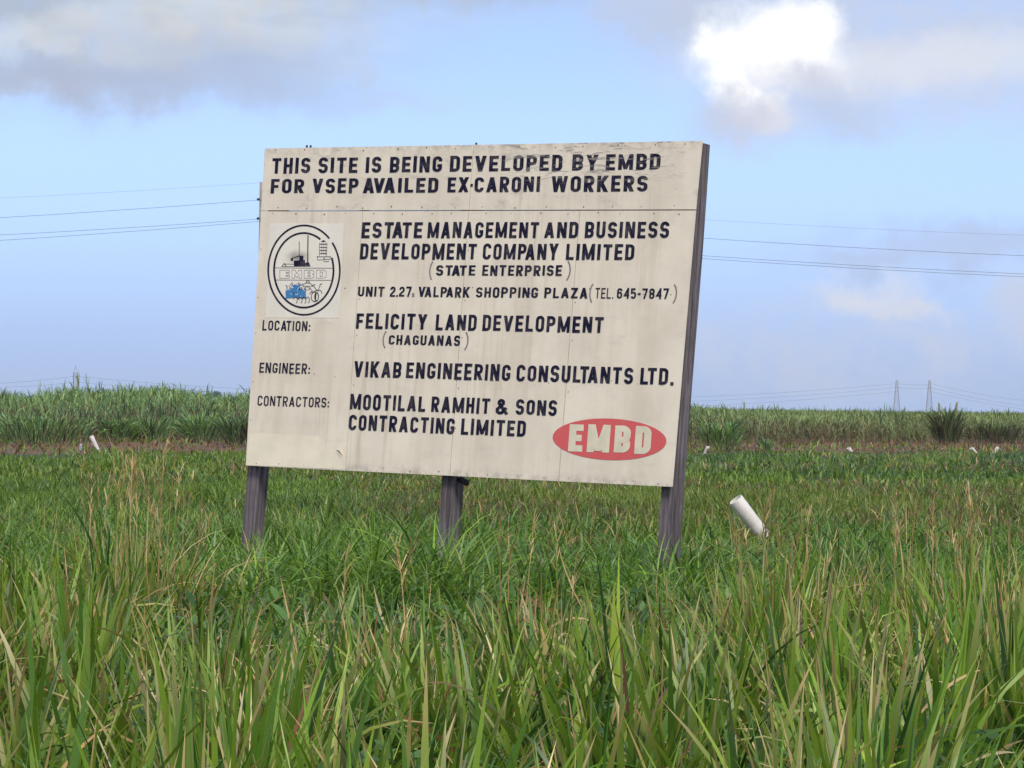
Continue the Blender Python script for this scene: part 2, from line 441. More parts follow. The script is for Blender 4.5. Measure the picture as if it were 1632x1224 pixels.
# ------------------------------------------------------------------ hand-painted lettering (flat strokes on the board)
def arc(cx, cy, rx, ry, a0, a1, n=7):
    return [(cx+rx*math.cos(math.radians(a0+(a1-a0)*i/n)), cy+ry*math.sin(math.radians(a0+(a1-a0)*i/n))) for i in range(n+1)]
def ribbon(pts, s, closed=False):
    """list of quads that follow pts with width s, mitred"""
    cl = []
    for p in pts:
        if not cl or math.hypot(p[0]-cl[-1][0], p[1]-cl[-1][1]) > 1e-4: cl.append(p)
    if closed and math.hypot(cl[0][0]-cl[-1][0], cl[0][1]-cl[-1][1]) < 1e-4: cl.pop()
    pts = cl
    n = len(pts); L = []; R_ = []
    for i in range(n):
        p = pts[i]
        a = pts[i-1] if (i > 0 or closed) else None
        b = pts[(i+1) % n] if (i < n-1 or closed) else None
        def un(u, v):
            d = (v[0]-u[0], v[1]-u[1]); l = math.hypot(*d) or 1e-9; return (d[0]/l, d[1]/l)
        d0 = un(a, p) if a else un(p, b); d1 = un(p, b) if b else d0
        n0 = (-d0[1], d0[0]); n1 = (-d1[1], d1[0])
        mx, my = n0[0]+n1[0], n0[1]+n1[1]; l = math.hypot(mx, my) or 1e-9; mx /= l; my /= l
        k = s/2/max(0.45, mx*n0[0]+my*n0[1])
        L.append((p[0]+mx*k, p[1]+my*k)); R_.append((p[0]-mx*k, p[1]-my*k))
    out = []
    for i in range(n if closed else n-1):
        j = (i+1) % n
        out.append([R_[i], R_[j], L[j], L[i]])
    return out
def glyph(ch, s, tight=False):
    """(width, list of strokes); every stroke is a list of quads in a box one unit high"""
    h = s/2; S = []
    w = {'I': s, 'M': .74, 'W': .84, 'N': .56, 'A': .60, 'V': .60, 'T': .52, 'L': .46, 'E': .47, 'F': .46, '1': .3, '.': s, ':': s,
         '-': .14 if tight else .28, '&': .66, 'Y': .58, 'X': .58, 'K': .56, 'J': .44, 's': .26}.get(ch, .52)
    x0, x1, y0, y1 = h, w-h, h, 1-h; xm = w/2
    def rib(p, closed=False): S.append(ribbon(p, s, closed))
    def dia(xa, ya, xb, yb, k=1.12):
        q2 = s*k/2; S.append([[(xa-q2, ya), (xa+q2, ya), (xb+q2, yb), (xb-q2, yb)]])
    r = min(.24, (x1-x0)/2)
    if ch in 'OQ0D': pass
    if ch in 'O0':
        rib(arc(x0+r, y0+r, r, r, 180, 270) + arc(x1-r, y0+r, r, r, 270, 360) + arc(x1-r, y1-r, r, r, 0, 90) + arc(x0+r, y1-r, r, r, 90, 180), True)
    elif ch == 'D':
        rib([(x0, y0), (x1-r, y0)] + arc(x1-r, y0+r, r, r, 270, 360)[1:] + arc(x1-r, y1-r, r, r, 0, 90) + [(x0, y1)], True)
    elif ch in 'CG':
        e = [(x1, .70)] if ch == 'C' else [(x1, .68)]
        p = e + arc(x1-r, y1-r, r, r, 0, 90) + arc(x0+r, y1-r, r, r, 90, 180) + arc(x0+r, y0+r, r, r, 180, 270) + arc(x1-r, y0+r, r, r, 270, 360)
        p += [(x1, .30)] if ch == 'C' else [(x1, .50-h), (xm, .50-h)]
        rib(p)
    elif ch in 'Ss':
        m = .5; q2 = min((m-y0)/2, r)
        rib([(x1, .74)] + arc(x1-r, y1-q2, r, q2, 0, 90) + arc(x0+r, y1-q2, r, q2, 90, 180) + arc(x0+r, m+q2*.95, r, q2, 180, 262) + arc(x1-r, m-q2*.95, r, q2, 82, 0) + arc(x1-r, y0+q2, r, q2, 360, 270) + arc(x0+r, y0+q2, r, q2, 270, 180) + [(x0, .27)])
    elif ch == 'E':
        rib([(w, y1), (x0, y1), (x0, y0), (w, y0)]); rib([(x0+h, .5), (w-.04, .5)])
    elif ch == 'F':
        rib([(w, y1), (x0, y1), (x0, 0)]); rib([(x0+h, .49), (w-.05, .49)])
    elif ch == 'H': rib([(x0, 0), (x0, 1)]); rib([(x1, 0), (x1, 1)]); rib([(x0+h, .5), (x1-h, .5)])
    elif ch == 'I': rib([(x0, 0), (x0, 1)])
    elif ch == 'L': rib([(x0, 1), (x0, y0), (w, y0)])
    elif ch == 'T': rib([(0, y1), (w, y1)]); rib([(xm, 0), (xm, y1-h)])
    elif ch == 'N': rib([(x0, 0), (x0, 1)]); rib([(x1, 0), (x1, 1)]); dia(x0+.01, 1, x1-.01, 0)
    elif ch == 'M': rib([(x0, 0), (x0, 1)]); rib([(x1, 0), (x1, 1)]); dia(x0+.01, 1, xm, .05, .95); dia(x1-.01, 1, xm, .05, .95)
    elif ch == 'W':
        dia(h*1.05, 1, w*.28, 0, 1.0); dia(xm, 1, w*.28, 0, .95); dia(xm, 1, w*.72, 0, .95); dia(w-h*1.05, 1, w*.72, 0, 1.0)
    elif ch == 'V': dia(h*1.1, 1, xm, 0, 1.1); dia(w-h*1.1, 1, xm, 0, 1.1)
    elif ch == 'A': dia(h*1.1, 0, xm, 1, 1.1); dia(w-h*1.1, 0, xm, 1, 1.1); rib([(w*.28, .28), (w*.72, .28)])
    elif ch == 'Y': dia(h*1.1, 1, xm, .42, 1.15); dia(w-h*1.1, 1, xm, .42, 1.15); rib([(xm, 0), (xm, .45)])
    elif ch == 'X': dia(h*1.1, 1, w-h*1.1, 0, 1.15); dia(w-h*1.1, 1, h*1.1, 0, 1.15)
    elif ch == 'K': rib([(x0, 0), (x0, 1)]); dia(x0+.03, .40, w-h*1.1, 1, 1.2); dia(x0+.12, .55, w-h*1.1, 0, 1.2)
    elif ch in 'PRB':
        q2 = (y1-(.47))/2; rr = min(q2, r)
        rib([(x0, y1), (x1-rr, y1)] + arc(x1-rr, y1-rr, rr, rr, 90, 0)[1:] + arc(x1-rr, .47+rr, rr, rr, 0, -90) + [(x0, .47)])
        if ch == 'B':
            r2 = min((.47-y0)/2, r); rib([(x0, .47-.004), (x1-r2, .47-.004)] + arc(x1-r2, .47-r2, r2, r2, 90, 0)[1:] + arc(x1-r2, y0+r2, r2, r2, 0, -90) + [(x0, y0)])
        if ch == 'R': dia(xm-.02, .47, w-h*1.1, 0, 1.15)
        rib([(x0, 0), (x0, 1)])
    elif ch == 'U': rib([(x0, 1)] + arc(x0+r, y0+r, r, r, 180, 270) + arc(x1-r, y0+r, r, r, 270, 360) + [(x1, 1)])
    elif ch == 'Z': rib([(0, y1), (w, y1)]); dia(w-h*1.15, 1-s*.5, h*1.15, s*.5, 1.2); rib([(0, y0), (w, y0)])
    elif ch == '2': rib([(x0, .70)] + arc(x0+r, y1-r, r, r, 180, 90) + arc(x1-r, y1-r, r, r, 90, 0) + [(x1, .60), (x0, .22), (x0, y0), (w, y0)])
    elif ch == '4': rib([(x1-.04, 0), (x1-.04, 1)]); rib([(x1-.04, y1), (x0, .32), (w, .32)])
    elif ch == '5': rib([(x1, y1), (x0, y1), (x0, .56), (x1-r, .60)] + arc(x1-r, .60-r, r, r, 90, 0)[1:] + arc(x1-r, y0+r, r, r, 0, -90) + arc(x0+r, y0+r, r, r, 270, 190))
    elif ch == '6': rib([(x1, .74)] + arc(x1-r, y1-r, r, r, 0, 90) + arc(x0+r, y1-r, r, r, 90, 180) + arc(x0+r, y0+r, r, r, 180, 270) + arc(x1-r, y0+r, r, r, 270, 360) + arc(x1-r, .58-r, r, r, 0, 90) + [(x0+h, .56)])
    elif ch == '7': rib([(0, y1), (x1, y1), (x1-.02, .8), (x0+.12, 0)])
    elif ch == '8':
        q2 = (y1-.5)/2; rr = min(q2, r); rib(arc(x0+rr, .5+rr, rr, rr, 180, 270) + arc(x1-rr, .5+rr, rr, rr, 270, 360) + arc(x1-rr, y1-rr, rr, rr, 0, 90) + arc(x0+rr, y1-rr, rr, rr, 90, 180), True)
        rib(arc(x0+rr, y0+rr, rr, rr, 180, 270) + arc(x1-rr, y0+rr, rr, rr, 270, 360) + arc(x1-rr, .5-rr, rr, rr, 0, 90) + arc(x0+rr, .5-rr, rr, rr, 90, 180), True)
    elif ch == '&': rib([(w, .02), (x0+.08, .72)] + arc(x0+.20, y1-.12, .12, .12, 180, 0) + [(x0+.32, .70), (x0, .34)] + arc(x0+.17, y0+.16, .17, .16, 180, 300) + [(w-.06, .44)])
    elif ch == '.': rib([(x0, 0), (x0, s*1.05)])
    elif ch == ':': rib([(x0, .03), (x0, .03+s*1.05)]); rib([(x0, .45), (x0, .45+s*1.05)])
    elif ch == '-': rib([(0, .46), (w, .46)])
    elif ch == '(': w = .30; S.append(ribbon(arc(.62, .5, .58, .82, 137, 223, 10), .075))
    elif ch == ')': w = .30; S.append(ribbon(arc(-.32, .5, .58, .82, 43, -43, 10), .075))
    return w, S

class Paint:
    """strokes collected for one mesh lying on the board; every stroke lies a hair above the last so that none share a plane"""
    def __init__(s, lift=0.0030): s.mb = MB(); s.k = 0; s.lift = lift
    def quads(s, qs, fn, mat=0):
        y = -s.lift - 0.0002*(s.k % 7); s.k += 1
        for qd in qs:
            k = len(s.mb.v)
            for p in qd:
                a = fn(p); s.mb.v.append((a[0], y, a[1]))
            s.mb.f.append(tuple(range(k, k+len(qd)))); s.mb.m.append(mat)
    def word(s, text, xl, xr, base, cap, stroke=0.21, mat=0, slant=0.0):
        """text between board points; base(px) and cap(px) give the photo rows of baseline and cap line"""
        a = sp(xl, (base(xl)+cap(xl))/2); b = sp(xr, (base(xr)+cap(xr))/2)
        ha = sp(xl, cap(xl))[1]-sp(xl, base(xl))[1]; hb = sp(xr, cap(xr))[1]-sp(xr, base(xr))[1]
        gs = [glyph(c, stroke, 'X-' in text) if c != ' ' else (.3, []) for c in text]
        gap = 0.15
        kern = [gap-(.20 if a2+b2 in ('AV', 'VA', 'AT', 'TA', 'LV', 'LY', 'AY', 'PA', 'LT') else .05 if a2+b2 in ('X-', '-C', '2.', '.2') else 0) for a2, b2 in zip(text, text[1:]+' ')]
        total = sum(g[0] for g in gs) + sum(kern[:-1])
        x = 0.0
        for g, kn in zip(gs, kern):
            jz = random.uniform(-.012, .012); js = random.uniform(.97, 1.03)
            for st in g[1]:
                def fn(p, x=x, jz=jz, js=js):
                    t = (x+p[0])/total
                    hh = (ha+(hb-ha)*t)*js
                    return (a[0]+(b[0]-a[0])*t + slant*(p[1]-.5)*hh, a[1]+(b[1]-a[1])*t + (p[1]-.5+jz)*hh)
                s.quads(st, fn, mat)
            x += g[0]+kn
    def build(s, name, mats, parent, label=None):
        o = s.mb.build(name, mats, parent)
        if label: o['label'] = label
        return o
def row(xl, yl, xr, yr): return lambda x: yl+(yr-yl)*(x-xl)/(xr-xl)
LINES = [
 ('heading line about the site being developed', row(434,276.7,1053,270.1), row(434,252.2,1053,244.8), .205, -.02,
   [('THIS',434,495),('SITE',508,570.4),('IS',583.4,608),('BEING',621.9,705),('DEVELOPED',717.5,896.8),('BY',912.5,954),('EMBD',966,1053)]),
 ('second heading line ending in workers', row(432,308,1032.6,305.1), row(432,285.5,1032.6,279.4), .205, -.02,
   [('FOR',432,485),('VSEP',498,571.6),('AVAILED',579,699),('EX-CARONI',713.8,861),('WORKERS',879,1032.6)]),
 ('company name, first line', row(577,379.2,1067,379.2), row(577,354.1,1067,353.4), .20, 0,
   [('ESTATE',577,673.6),('MANAGEMENT',682,859),('AND',868,922),('BUSINESS',932.8,1067)]),
 ('company name, second line', row(574.6,413,1011.3,414.7), row(574.6,387.7,1011.3,389), .20, 0,
   [('DEVELOPMENT',574.6,760),('COMPANY',770,890),('LIMITED',902.7,1011.3)]),
 ('smaller line in thin round brackets', row(695.4,439.2,896,439.7), row(695.4,422.8,896,422.8), .20, 0,
   [('(',684.4,691.5),('STATE',695.4,758),('ENTERPRISE',769,896),(')',901.5,910)]),
 ('address and telephone line', row(571,472.3,1066,476.7), row(571,456.4,1066,459.6), .19, 0,
   [('UNIT',571,613),('2.27',622,656),('VALPARK',667,749),('SHOPPING',759,858),('PLAZA',868,937),('TEL.',949,978),('s',656.5,661),('645-7847',983.6,1066),('(',939.5,947),(')',1071,1079.4)]),
 ('line naming the land development', row(568.2,523.8,962.2,530.6), row(568.2,499,962.2,505), .20, 0,
   [('FELICITY',568.2,681),('LAND',695,760),('DEVELOPMENT',769.5,962.2)]),
 ('place name in thin round brackets', row(620,549,733.7,551.5), row(620,533.8,733.7,535), .20, 0,
   [('(',610,617.5),('CHAGUANAS',620,733.7),(')',739,747)]),
 ('line naming the engineers', row(564.3,600.5,1074.5,614), row(564.3,575.5,1074.5,587), .20, 0,
   [('VIKAB',564.3,640),('ENGINEERING',648,814),('CONSULTANTS',823.7,1009.5),('LTD.',1021,1074.5)]),
 ('contractor name, first line', row(558.4,652.5,888,663), row(558.4,627.5,888,638.5), .205, 0,
   [('MOOTILAL',558.4,678.6),('RAMHIT',688,781),('&',790.6,809),('SONS',822.5,888)]),
 ('contractor name, second line', row(556.5,685.5,838.4,696), row(556.5,660.5,838.4,670.8), .205, 0,
   [('CONTRACTING',556.5,725),('LIMITED',735.4,838.4)]),
 ('small location heading', row(418.7,526.5,495,527.7), row(418.7,510.3,495,512), .17, 0, [('LOCATION:',418.7,495)]),
 ('small engineer heading', row(413.8,593.9,494.5,596.3), row(413.8,577.7,494.5,579.7), .17, 0, [('ENGINEER:',413.8,494.5)]),
 ('small contractors heading', row(411,646.6,525,649.5), row(411,630.4,525,633.6), .155, 0, [('CONTRACTORS:',411,525)]),
]
for label, base, cap, st, sl, words in LINES:
    for t, a, b in words:
        P = Paint()
        if t in '()':
            mid = lambda x, k: base(x)+(cap(x)-base(x))*k
            P.word(t, a, b, lambda x: mid(x, -.28), lambda x: mid(x, 1.3), .2, 1)
        elif t == 'TEL.': P.word(t, a, b, base, cap, .12)
        elif t == 's': P.word('S', a, b, lambda x: base(x), lambda x: base(x)-6, .2, 1)
        else: P.word(t, a, b, base, cap, st*.92, 0, sl)
        P.build('lettering', [M_NAVY, M_THIN], sign, label)

# red oval mark
def ellipse_fan(cx, cy, rx, ry, n=48): return [(cx+rx*math.cos(2*math.pi*i/n), cy+ry*math.sin(2*math.pi*i/n)) for i in range(n)]
ident = lambda p: p
oc = sp(970.5, 700.0); orx = (sp(1061.5, 700)[0]-sp(879.6, 700)[0])/2; ory = (sp(970.5, 667)[1]-sp(970.5, 733.2)[1])/2
P = Paint(.0020); P.quads([ellipse_fan(oc[0], oc[1], orx, ory)], ident)
oval = P.build('red_oval', M_RED, sign, 'faded red oval with pale capitals')
P = Paint(.0036); P.word('EMBD', 907, 1038, row(907, 719.4, 1038, 723.5), row(907, 675, 1038, 679.5), .235)
P.build('lettering', M_OVALTXT, oval)

# pale sheet with the oval crest
def em(p): return sp(415+p[0]/7.2, 345+p[1]/7.2)            # crest drawn on a grid of its own
def poly(P, pts, mat=0): P.quads([pts], em, mat)
def line(P, pts, wd_, mat=0, closed=False): P.quads(ribbon(pts, wd_, closed), em, mat)
P = Paint(.0017); poly(P, [(105, 75), (960, 80), (905, 1165), (60, 1160)])
crest = P.build('crest_sheet', M_STICK, sign, 'pale square sheet carrying the oval crest')
def earc(cx, cy, rx, ry, a0, a1, n=60):
    return [(cx+rx*math.cos(math.radians(a0+(a1-a0)*i/n)), cy-ry*math.sin(math.radians(a0+(a1-a0)*i/n))) for i in range(n+1)]
P = Paint(); line(P, earc(503, 616, 411, 513, 45, 398), 21); P.build('ring', M_NAVY, crest, 'outer ring, open at upper right')
P = Paint(); line(P, earc(500, 618, 341, 428, 56, 380), 22); P.build('ring', M_NAVY, crest, 'inner ring, open at right')
def make_smoke():
    m, q, b, out = material('printed_smoke')
    c0 = em((430, 470)); v = q.vmath('MULTIPLY', q.vmath('SUBTRACT', objco(q), (c0[0], 0, c0[1])), (1/.205, 0, 1/.105))
    f = q.rng(q.math('ADD', q.length(v), q.math('MULTIPLY', q.noise(objco(q), 12.0), .5)), 1.15, .25)
    q.l.new(q.mix(f, (0.74, 0.70, 0.65, 1), (.27, .25, .25, 1)), b.inputs['Base Color']); b.inputs['Roughness'].default_value = .6
    return m
P = Paint(.0021); P.quads([ellipse_fan(430, 470, 190, 98, 30)], em)
P.build('smoke_patch', make_smoke(), crest)
P = Paint(.0032)
line(P, [(448, 285), (448, 460)], 7); line(P, [(549, 215), (545, 545)], 12)
poly(P, [(385, 508), (515, 500), (515, 568), (388, 570)]); poly(P, [(450, 450), (495, 450), (497, 510), (450, 510)])
poly(P, [(352, 480), (378, 480), (378, 508), (352, 508)]); line(P, [(360, 480), (455, 452)], 8)
poly(P, [(520, 530), (560, 525), (575, 565), (505, 565)]); line(P, [(250, 570), (275, 540), (300, 572)], 8); line(P, [(270, 545), (390, 548)], 5)
line(P, [(245, 575), (580, 572)], 5)
P.build('factory_drawing', M_NAVY, crest)
P = Paint(.0032)
line(P, [(683, 300), (678, 455)], 5); line(P, [(768, 300), (760, 455)], 5)
poly(P, [(695, 292), (725, 268), (757, 292)])
for y in (318, 355, 390, 425): line(P, [(682, y), (764, y)], 6); [line(P, [(x, y-12), (x, y+10)], 7) for x in (703, 724, 746)]
line(P, [(650, 462), (808, 462)], 6); line(P, [(660, 500), (805, 490)], 5); line(P, [(725, 518), (790, 518)], 6)
line(P, [(655, 455), (660, 500)], 5); line(P, [(805, 455), (803, 495)], 5); line(P, [(735, 472), (735, 495)], 9)
P.build('tower_drawing', M_NAVY, crest)
P = Paint(.0032)
line(P, [(172, 590), (835, 594)], 7); line(P, [(180, 728), (815, 732)], 7)
def outline_word(x0, x1, y0, y1):
    ws = (x1-x0)/4
    for i, ch in enumerate('EMBD'):
        g = glyph(ch, .30)
        sx = ws*.80/g[0]
        for dx in (-3.2, 3.2):
            pass
        ox = x0+i*ws
        def T(p): return (ox+p[0]*sx, y1-(p[1])*(y1-y0))
        if ch == 'E': pts = [[(0,0),(.47,0),(.47,.25),(.3,.25),(.3,.38),(.45,.38),(.45,.62),(.3,.62),(.3,.75),(.47,.75),(.47,1),(0,1)]]
        elif ch == 'M': pts = [[(0,0),(0,1),(.24,1),(.37,.55),(.5,1),(.74,1),(.74,0),(.54,0),(.54,.6),(.42,.1),(.32,.1),(.2,.6),(.2,0)]]
        elif ch == 'B': pts = [[(0,0),(.4,0),(.52,.12),(.52,.4),(.45,.5),(.52,.6),(.52,.88),(.4,1),(0,1)],[(.2,.2),(.32,.2),(.32,.4),(.2,.4)],[(.2,.6),(.32,.6),(.32,.8),(.2,.8)]]
        else: pts = [[(0,0),(.38,0),(.52,.18),(.52,.82),(.38,1),(0,1)],[(.2,.2),(.33,.25),(.33,.75),(.2,.8)]]
        for pl in pts: line(P, [T(p) for p in pl], 4.5, 0, True)
outline_word(225, 785, 615, 708)
P.build('name_band', M_THIN, crest, 'band with the four outlined capitals')
P = Paint(.0031)
rr = random.Random(3)
poly(P, [(290, 852), (352, 838), (360, 800), (400, 782), (450, 800), (470, 835), (525, 822), (525, 945), (400, 935), (292, 945)], 0)
for _ in range(26):
    x, y = rr.uniform(300, 510), rr.uniform(780, 930)
    line(P, [(x, y), (x+rr.uniform(-28, 28), y+rr.uniform(-40, 30)), (x+rr.uniform(-30, 40), y+rr.uniform(-40, 40))], 6, rr.choice((0, 1, 1, 2)))
for k in range(7): line(P, [(400+k*6, 800), (350+k*22, 765+abs(k-3)*7)], 5, 0)
P.build('crop_drawing', [M_BLUE, M_NAVY, M_STICK], crest)
P = Paint(.0046)
line(P, earc(628, 922, 42, 56, 0, 360, 24), 7, 0); line(P, earc(648, 918, 24, 44, 0, 360, 18), 5, 0); line(P, [(640, 880), (632, 965)], 14)
line(P, earc(545, 800, 55, 40, 0, 180, 14), 5); line(P, earc(548, 750, 18, 14, 0, 360, 12), 5); line(P, [(490, 800), (620, 800), (650, 850), (590, 870)], 5)
line(P, earc(540, 825, 30, 18, 0, 360, 14), 4); line(P, [(660, 870), (690, 780), (712, 770)], 6); line(P, [(640, 840), (700, 850), (710, 885)], 6)
for x in (405, 460, 505, 545): line(P, earc(x, 960, 22, 36, 170, -70, 12), 6)
line(P, [(560, 810), (600, 850), (565, 890)], 5); line(P, [(600, 790), (635, 780)], 6)
P.build('tractor_drawing', M_NAVY, crest)

# overpainted patch, lower left, and a torn sliver
P = Paint(.0018)
e0 = [(397, 692), (408, 690.5), (421, 691.5), (437, 690.8), (452, 693), (470, 692.4), (488, 695), (508, 694.5), (511, 703), (509, 712), (516, 717), (531, 716.5), (548, 719.5), (546.5, 748), (392.5, 741.5)]
P.quads([[sp(*p) for p in e0]], ident); P.build('paint_patch', M_PATCH, sign, 'lighter cream repainted patch at lower left')
mb = MB(); a, b, c_ = sp(536, 717), sp(544, 718), sp(548, 728)
mb.add([(a[0], -.009, a[1]), (b[0], -.03, b[1]), (c_[0], -.012, c_[1]), (b[0]-.01, -.008, b[1]-.03)], [(0, 1, 2), (0, 2, 3)])
mb.build('torn_flap', M_PATCH, sign)

# ------------------------------------------------------------------ ground
U0, U1 = -0.146, 0.146
def d_dirt(u): return 121 + (152-121)*(u-U0)/(U1-U0)
def d_cane(u): return 162 + (196-162)*(u-U0)/(U1-U0)
def make_ground():
    m, q, b, out = material('field_soil')
    P = objco(q)
    s = q.new('ShaderNodeSeparateXYZ'); q.l.new(P, s.inputs[0])
    n1 = q.noise(P, 0.35, 6.0, 0.6); n2 = q.noise(P, 2.5, 5.0, 0.6)
    green = q.mix(q.rng(n2, 0.3, 0.7), (0.020, 0.032, 0.010, 1), (0.045, 0.065, 0.020, 1))
    green = q.mix(q.rng(n1, 0.5, 0.7), green, (0.055, 0.048, 0.022, 1))
    dirt = q.mix(q.rng(n2, 0.3, 0.7), (0.060, 0.036, 0.026, 1), (0.15, 0.085, 0.048, 1))
    u = q.math('DIVIDE', s.outputs[0], s.outputs[1])
    d1 = q.math('MULTIPLY_ADD', u, 31/0.292, 121+15.5)
    f = q.rng(q.math('SUBTRACT', q.math('ADD', s.outputs[1], q.math('MULTIPLY', n1, 14.0)), d1), 2.0, 10.0)
    f = q.math('MULTIPLY', f, q.rng(s.outputs[1], 300.0, 230.0))
    q.l.new(q.mix(f, green, dirt), b.inputs['Base Color']); b.inputs['Roughness'].default_value = 0.95
    return m
mb = MB()
mb.add([(-6000, -300, 0), (6000, -300, 0), (6000, 9000, 0), (-6000, 9000, 0)], [(0, 1, 2, 3)])
tag(mb.build('ground', make_ground()), kind='structure')

# ------------------------------------------------------------------ vegetation generator
def vnoise(x, y, scale, seed):
    """smooth value noise, 0..1"""
    r = np.random.default_rng(seed); T = r.random((64, 64))
    x = np.asarray(x)*scale; y = np.asarray(y)*scale
    xi = np.floor(x).astype(int); yi = np.floor(y).astype(int); fx = x-xi; fy = y-yi
    fx = fx*fx*(3-2*fx); fy = fy*fy*(3-2*fy)
    g = lambda a, b: T[a % 64, b % 64]
    return (g(xi, yi)*(1-fx)+g(xi+1, yi)*fx)*(1-fy) + (g(xi, yi+1)*(1-fx)+g(xi+1, yi+1)*fx)*fy
def blades(P, L, Wd, az, lean, curl, cb, ct, seg=5, twist=None, belly=0.5, tipstart=0.55):
    """arrays of N blades -> vertices, quads, colours. P roots, L length, Wd width, az direction of lean, cb/ct root and tip colour"""
    N = len(P); t = np.linspace(0, 1, seg+1)
    th = lean[:, None] + curl[:, None]*(t[None, :]**1.6)
    ds = (L/seg)[:, None]
    thm = (th[:, 1:]+th[:, :-1])/2
    hz = np.concatenate([np.zeros((N, 1)), np.cumsum(np.sin(thm)*ds, 1)], 1)
    vz = np.concatenate([np.zeros((N, 1)), np.cumsum(np.cos(thm)*ds, 1)], 1)
    dx, dy = np.cos(az)[:, None], np.sin(az)[:, None]
    cx = P[:, 0:1]+hz*dx; cy = P[:, 1:2]+hz*dy; cz = P[:, 2:3]+vz
    wp = np.where(t < belly, 0.55+0.45*t/belly, np.maximum(0.02, 1-((t-belly)/(1-belly))**1.7))
    hw = (Wd[:, None]*wp[None, :])/2
    if twist is None: twist = np.zeros(N)
    tw = twist[:, None]*(0.4+0.6*t[None, :])
    sx = -dy*np.cos(tw)+dx*np.sin(tw)*np.cos(th); sy = dx*np.cos(tw)+dy*np.sin(tw)*np.cos(th); sz = -np.sin(tw)*np.sin(th)
    V = np.empty((N, seg+1, 2, 3))
    for k, sg in ((0, -1), (1, 1)):
        V[:, :, k, 0] = cx+sg*hw*sx; V[:, :, k, 1] = cy+sg*hw*sy; V[:, :, k, 2] = cz+sg*hw*sz
    V[..., 2] = np.maximum(V[..., 2], 0.005)
    base = (np.arange(N)*(seg+1)*2)[:, None]; i = (np.arange(seg)*2)[None, :]
    a = base+i
    Fq = np.stack([a, a+1, a+3, a+2], -1).reshape(-1, 4)
    k = np.clip((t-tipstart)/(1-tipstart), 0, 1)[None, :, None]
    Cc = cb[:, None, :]*(1-k)+ct[:, None, :]*k
    Cc = np.repeat(Cc[:, :, None, :], 2, 2)
    return V.reshape(-1, 3), Fq, Cc.reshape(-1, 3)
def veg_object(name, chunks, mat, parent=None):
    vs, fs, cs = [], [], []; o = 0
    for v, f, c in chunks:
        vs.append(v); fs.append(f+o); cs.append(c); o += len(v)
    v = np.concatenate(vs); f = np.concatenate(fs); c = np.concatenate(cs)
    me = bpy.data.meshes.new(name)
    me.vertices.add(len(v)); me.vertices.foreach_set('co', v.astype(np.float32).ravel())
    me.loops.add(f.size); me.loops.foreach_set('vertex_index', f.astype(np.int32).ravel())
    me.polygons.add(len(f)); me.polygons.foreach_set('loop_start', np.arange(0, f.size, 4, dtype=np.int32))
    me.polygons.foreach_set('use_smooth', np.ones(len(f), dtype=bool))
    me.update(calc_edges=True)
    at_ = me.color_attributes.new('Col', 'FLOAT_COLOR', 'POINT')
    at_.data.foreach_set('color', np.concatenate([c, np.ones((len(c), 1))], 1).astype(np.float32).ravel())
    return link(name, me, mat, parent)
U = RNG.uniform
def scatter(d0, d1, n, pad=0.02, extra=1.2):
    """n roots spread evenly over the ground between two distances, a bit wider than the view"""
    y = np.sqrt(U(d0*d0, d1*d1, n)); x = U(-1, 1, n)*((0.146+pad)*y+extra)
    return np.stack([x, y, np.zeros(n)], 1)
def pick(cols, probs, n):
    cols = np.array(cols); i = RNG.choice(len(cols), n, p=np.array(probs)/sum(probs))
    return cols[i]*U(0.75, 1.25, (n, 1))*np.stack([U(.92, 1.08, n), np.ones(n), U(.85, 1.15, n)], 1)
G_YEL, G_MID, G_DARK, G_BLUE, G_LIME = (.170, .275, .030), (.100, .21, .030), (.040, .10, .022), (.095, .195, .056), (.25, .345, .050)
TAN, STRAW, RUST, PURP = (.46, .31, .15), (.62, .49, .28), (.24, .125, .06), (.13, .085, .07)

def tussock_chunks(cx, cy, rad, n, h, spread=0.30, dry=0.22, wid=0.024, tone=1.0):
    """an upright clump of long stiff blades"""
    r = rad*np.sqrt(U(0, 1, n)); a = U(0, 2*math.pi, n)
    P = np.stack([cx+r*np.cos(a), cy+r*np.sin(a), np.zeros(n)], 1)
    L = h*U(0.45, 1.0, n)**.8*(1-0.2*r/rad)
    lean = np.abs(RNG.normal(0.06, 0.08, n))+spread*(r/rad)*U(.3, 1.2, n)
    az = a+RNG.normal(0, 0.6, n)
    curl = np.where(U(0, 1, n) < .25, U(.6, 2.0, n), U(0, .45, n))
    cb = pick([G_YEL, G_MID, G_DARK, G_LIME], [.48, .30, .11, .11], n)*tone
    ct = cb*U(.95, 1.25, (n, 1)); k = U(0, 1, n)
    tanned = k < 0.26; ct[tanned] = pick([TAN, STRAW, RUST], [.42, .52, .06], tanned.sum())
    dead = k > 1-dry; cc = pick([TAN, STRAW, RUST, PURP], [.42, .30, .20, .08], dead.sum()); cb[dead] = cc; ct[dead] = cc*1.15
    Wd = wid*U(.45, 1.3, n); Wd[dead] *= .7; L[dead] *= .95; curl[dead] *= 1.3
    return [blades(P, L, Wd, az, lean, curl, cb, ct, 7, U(-1.2, 1.2, n), .4, U(.45, .7))]

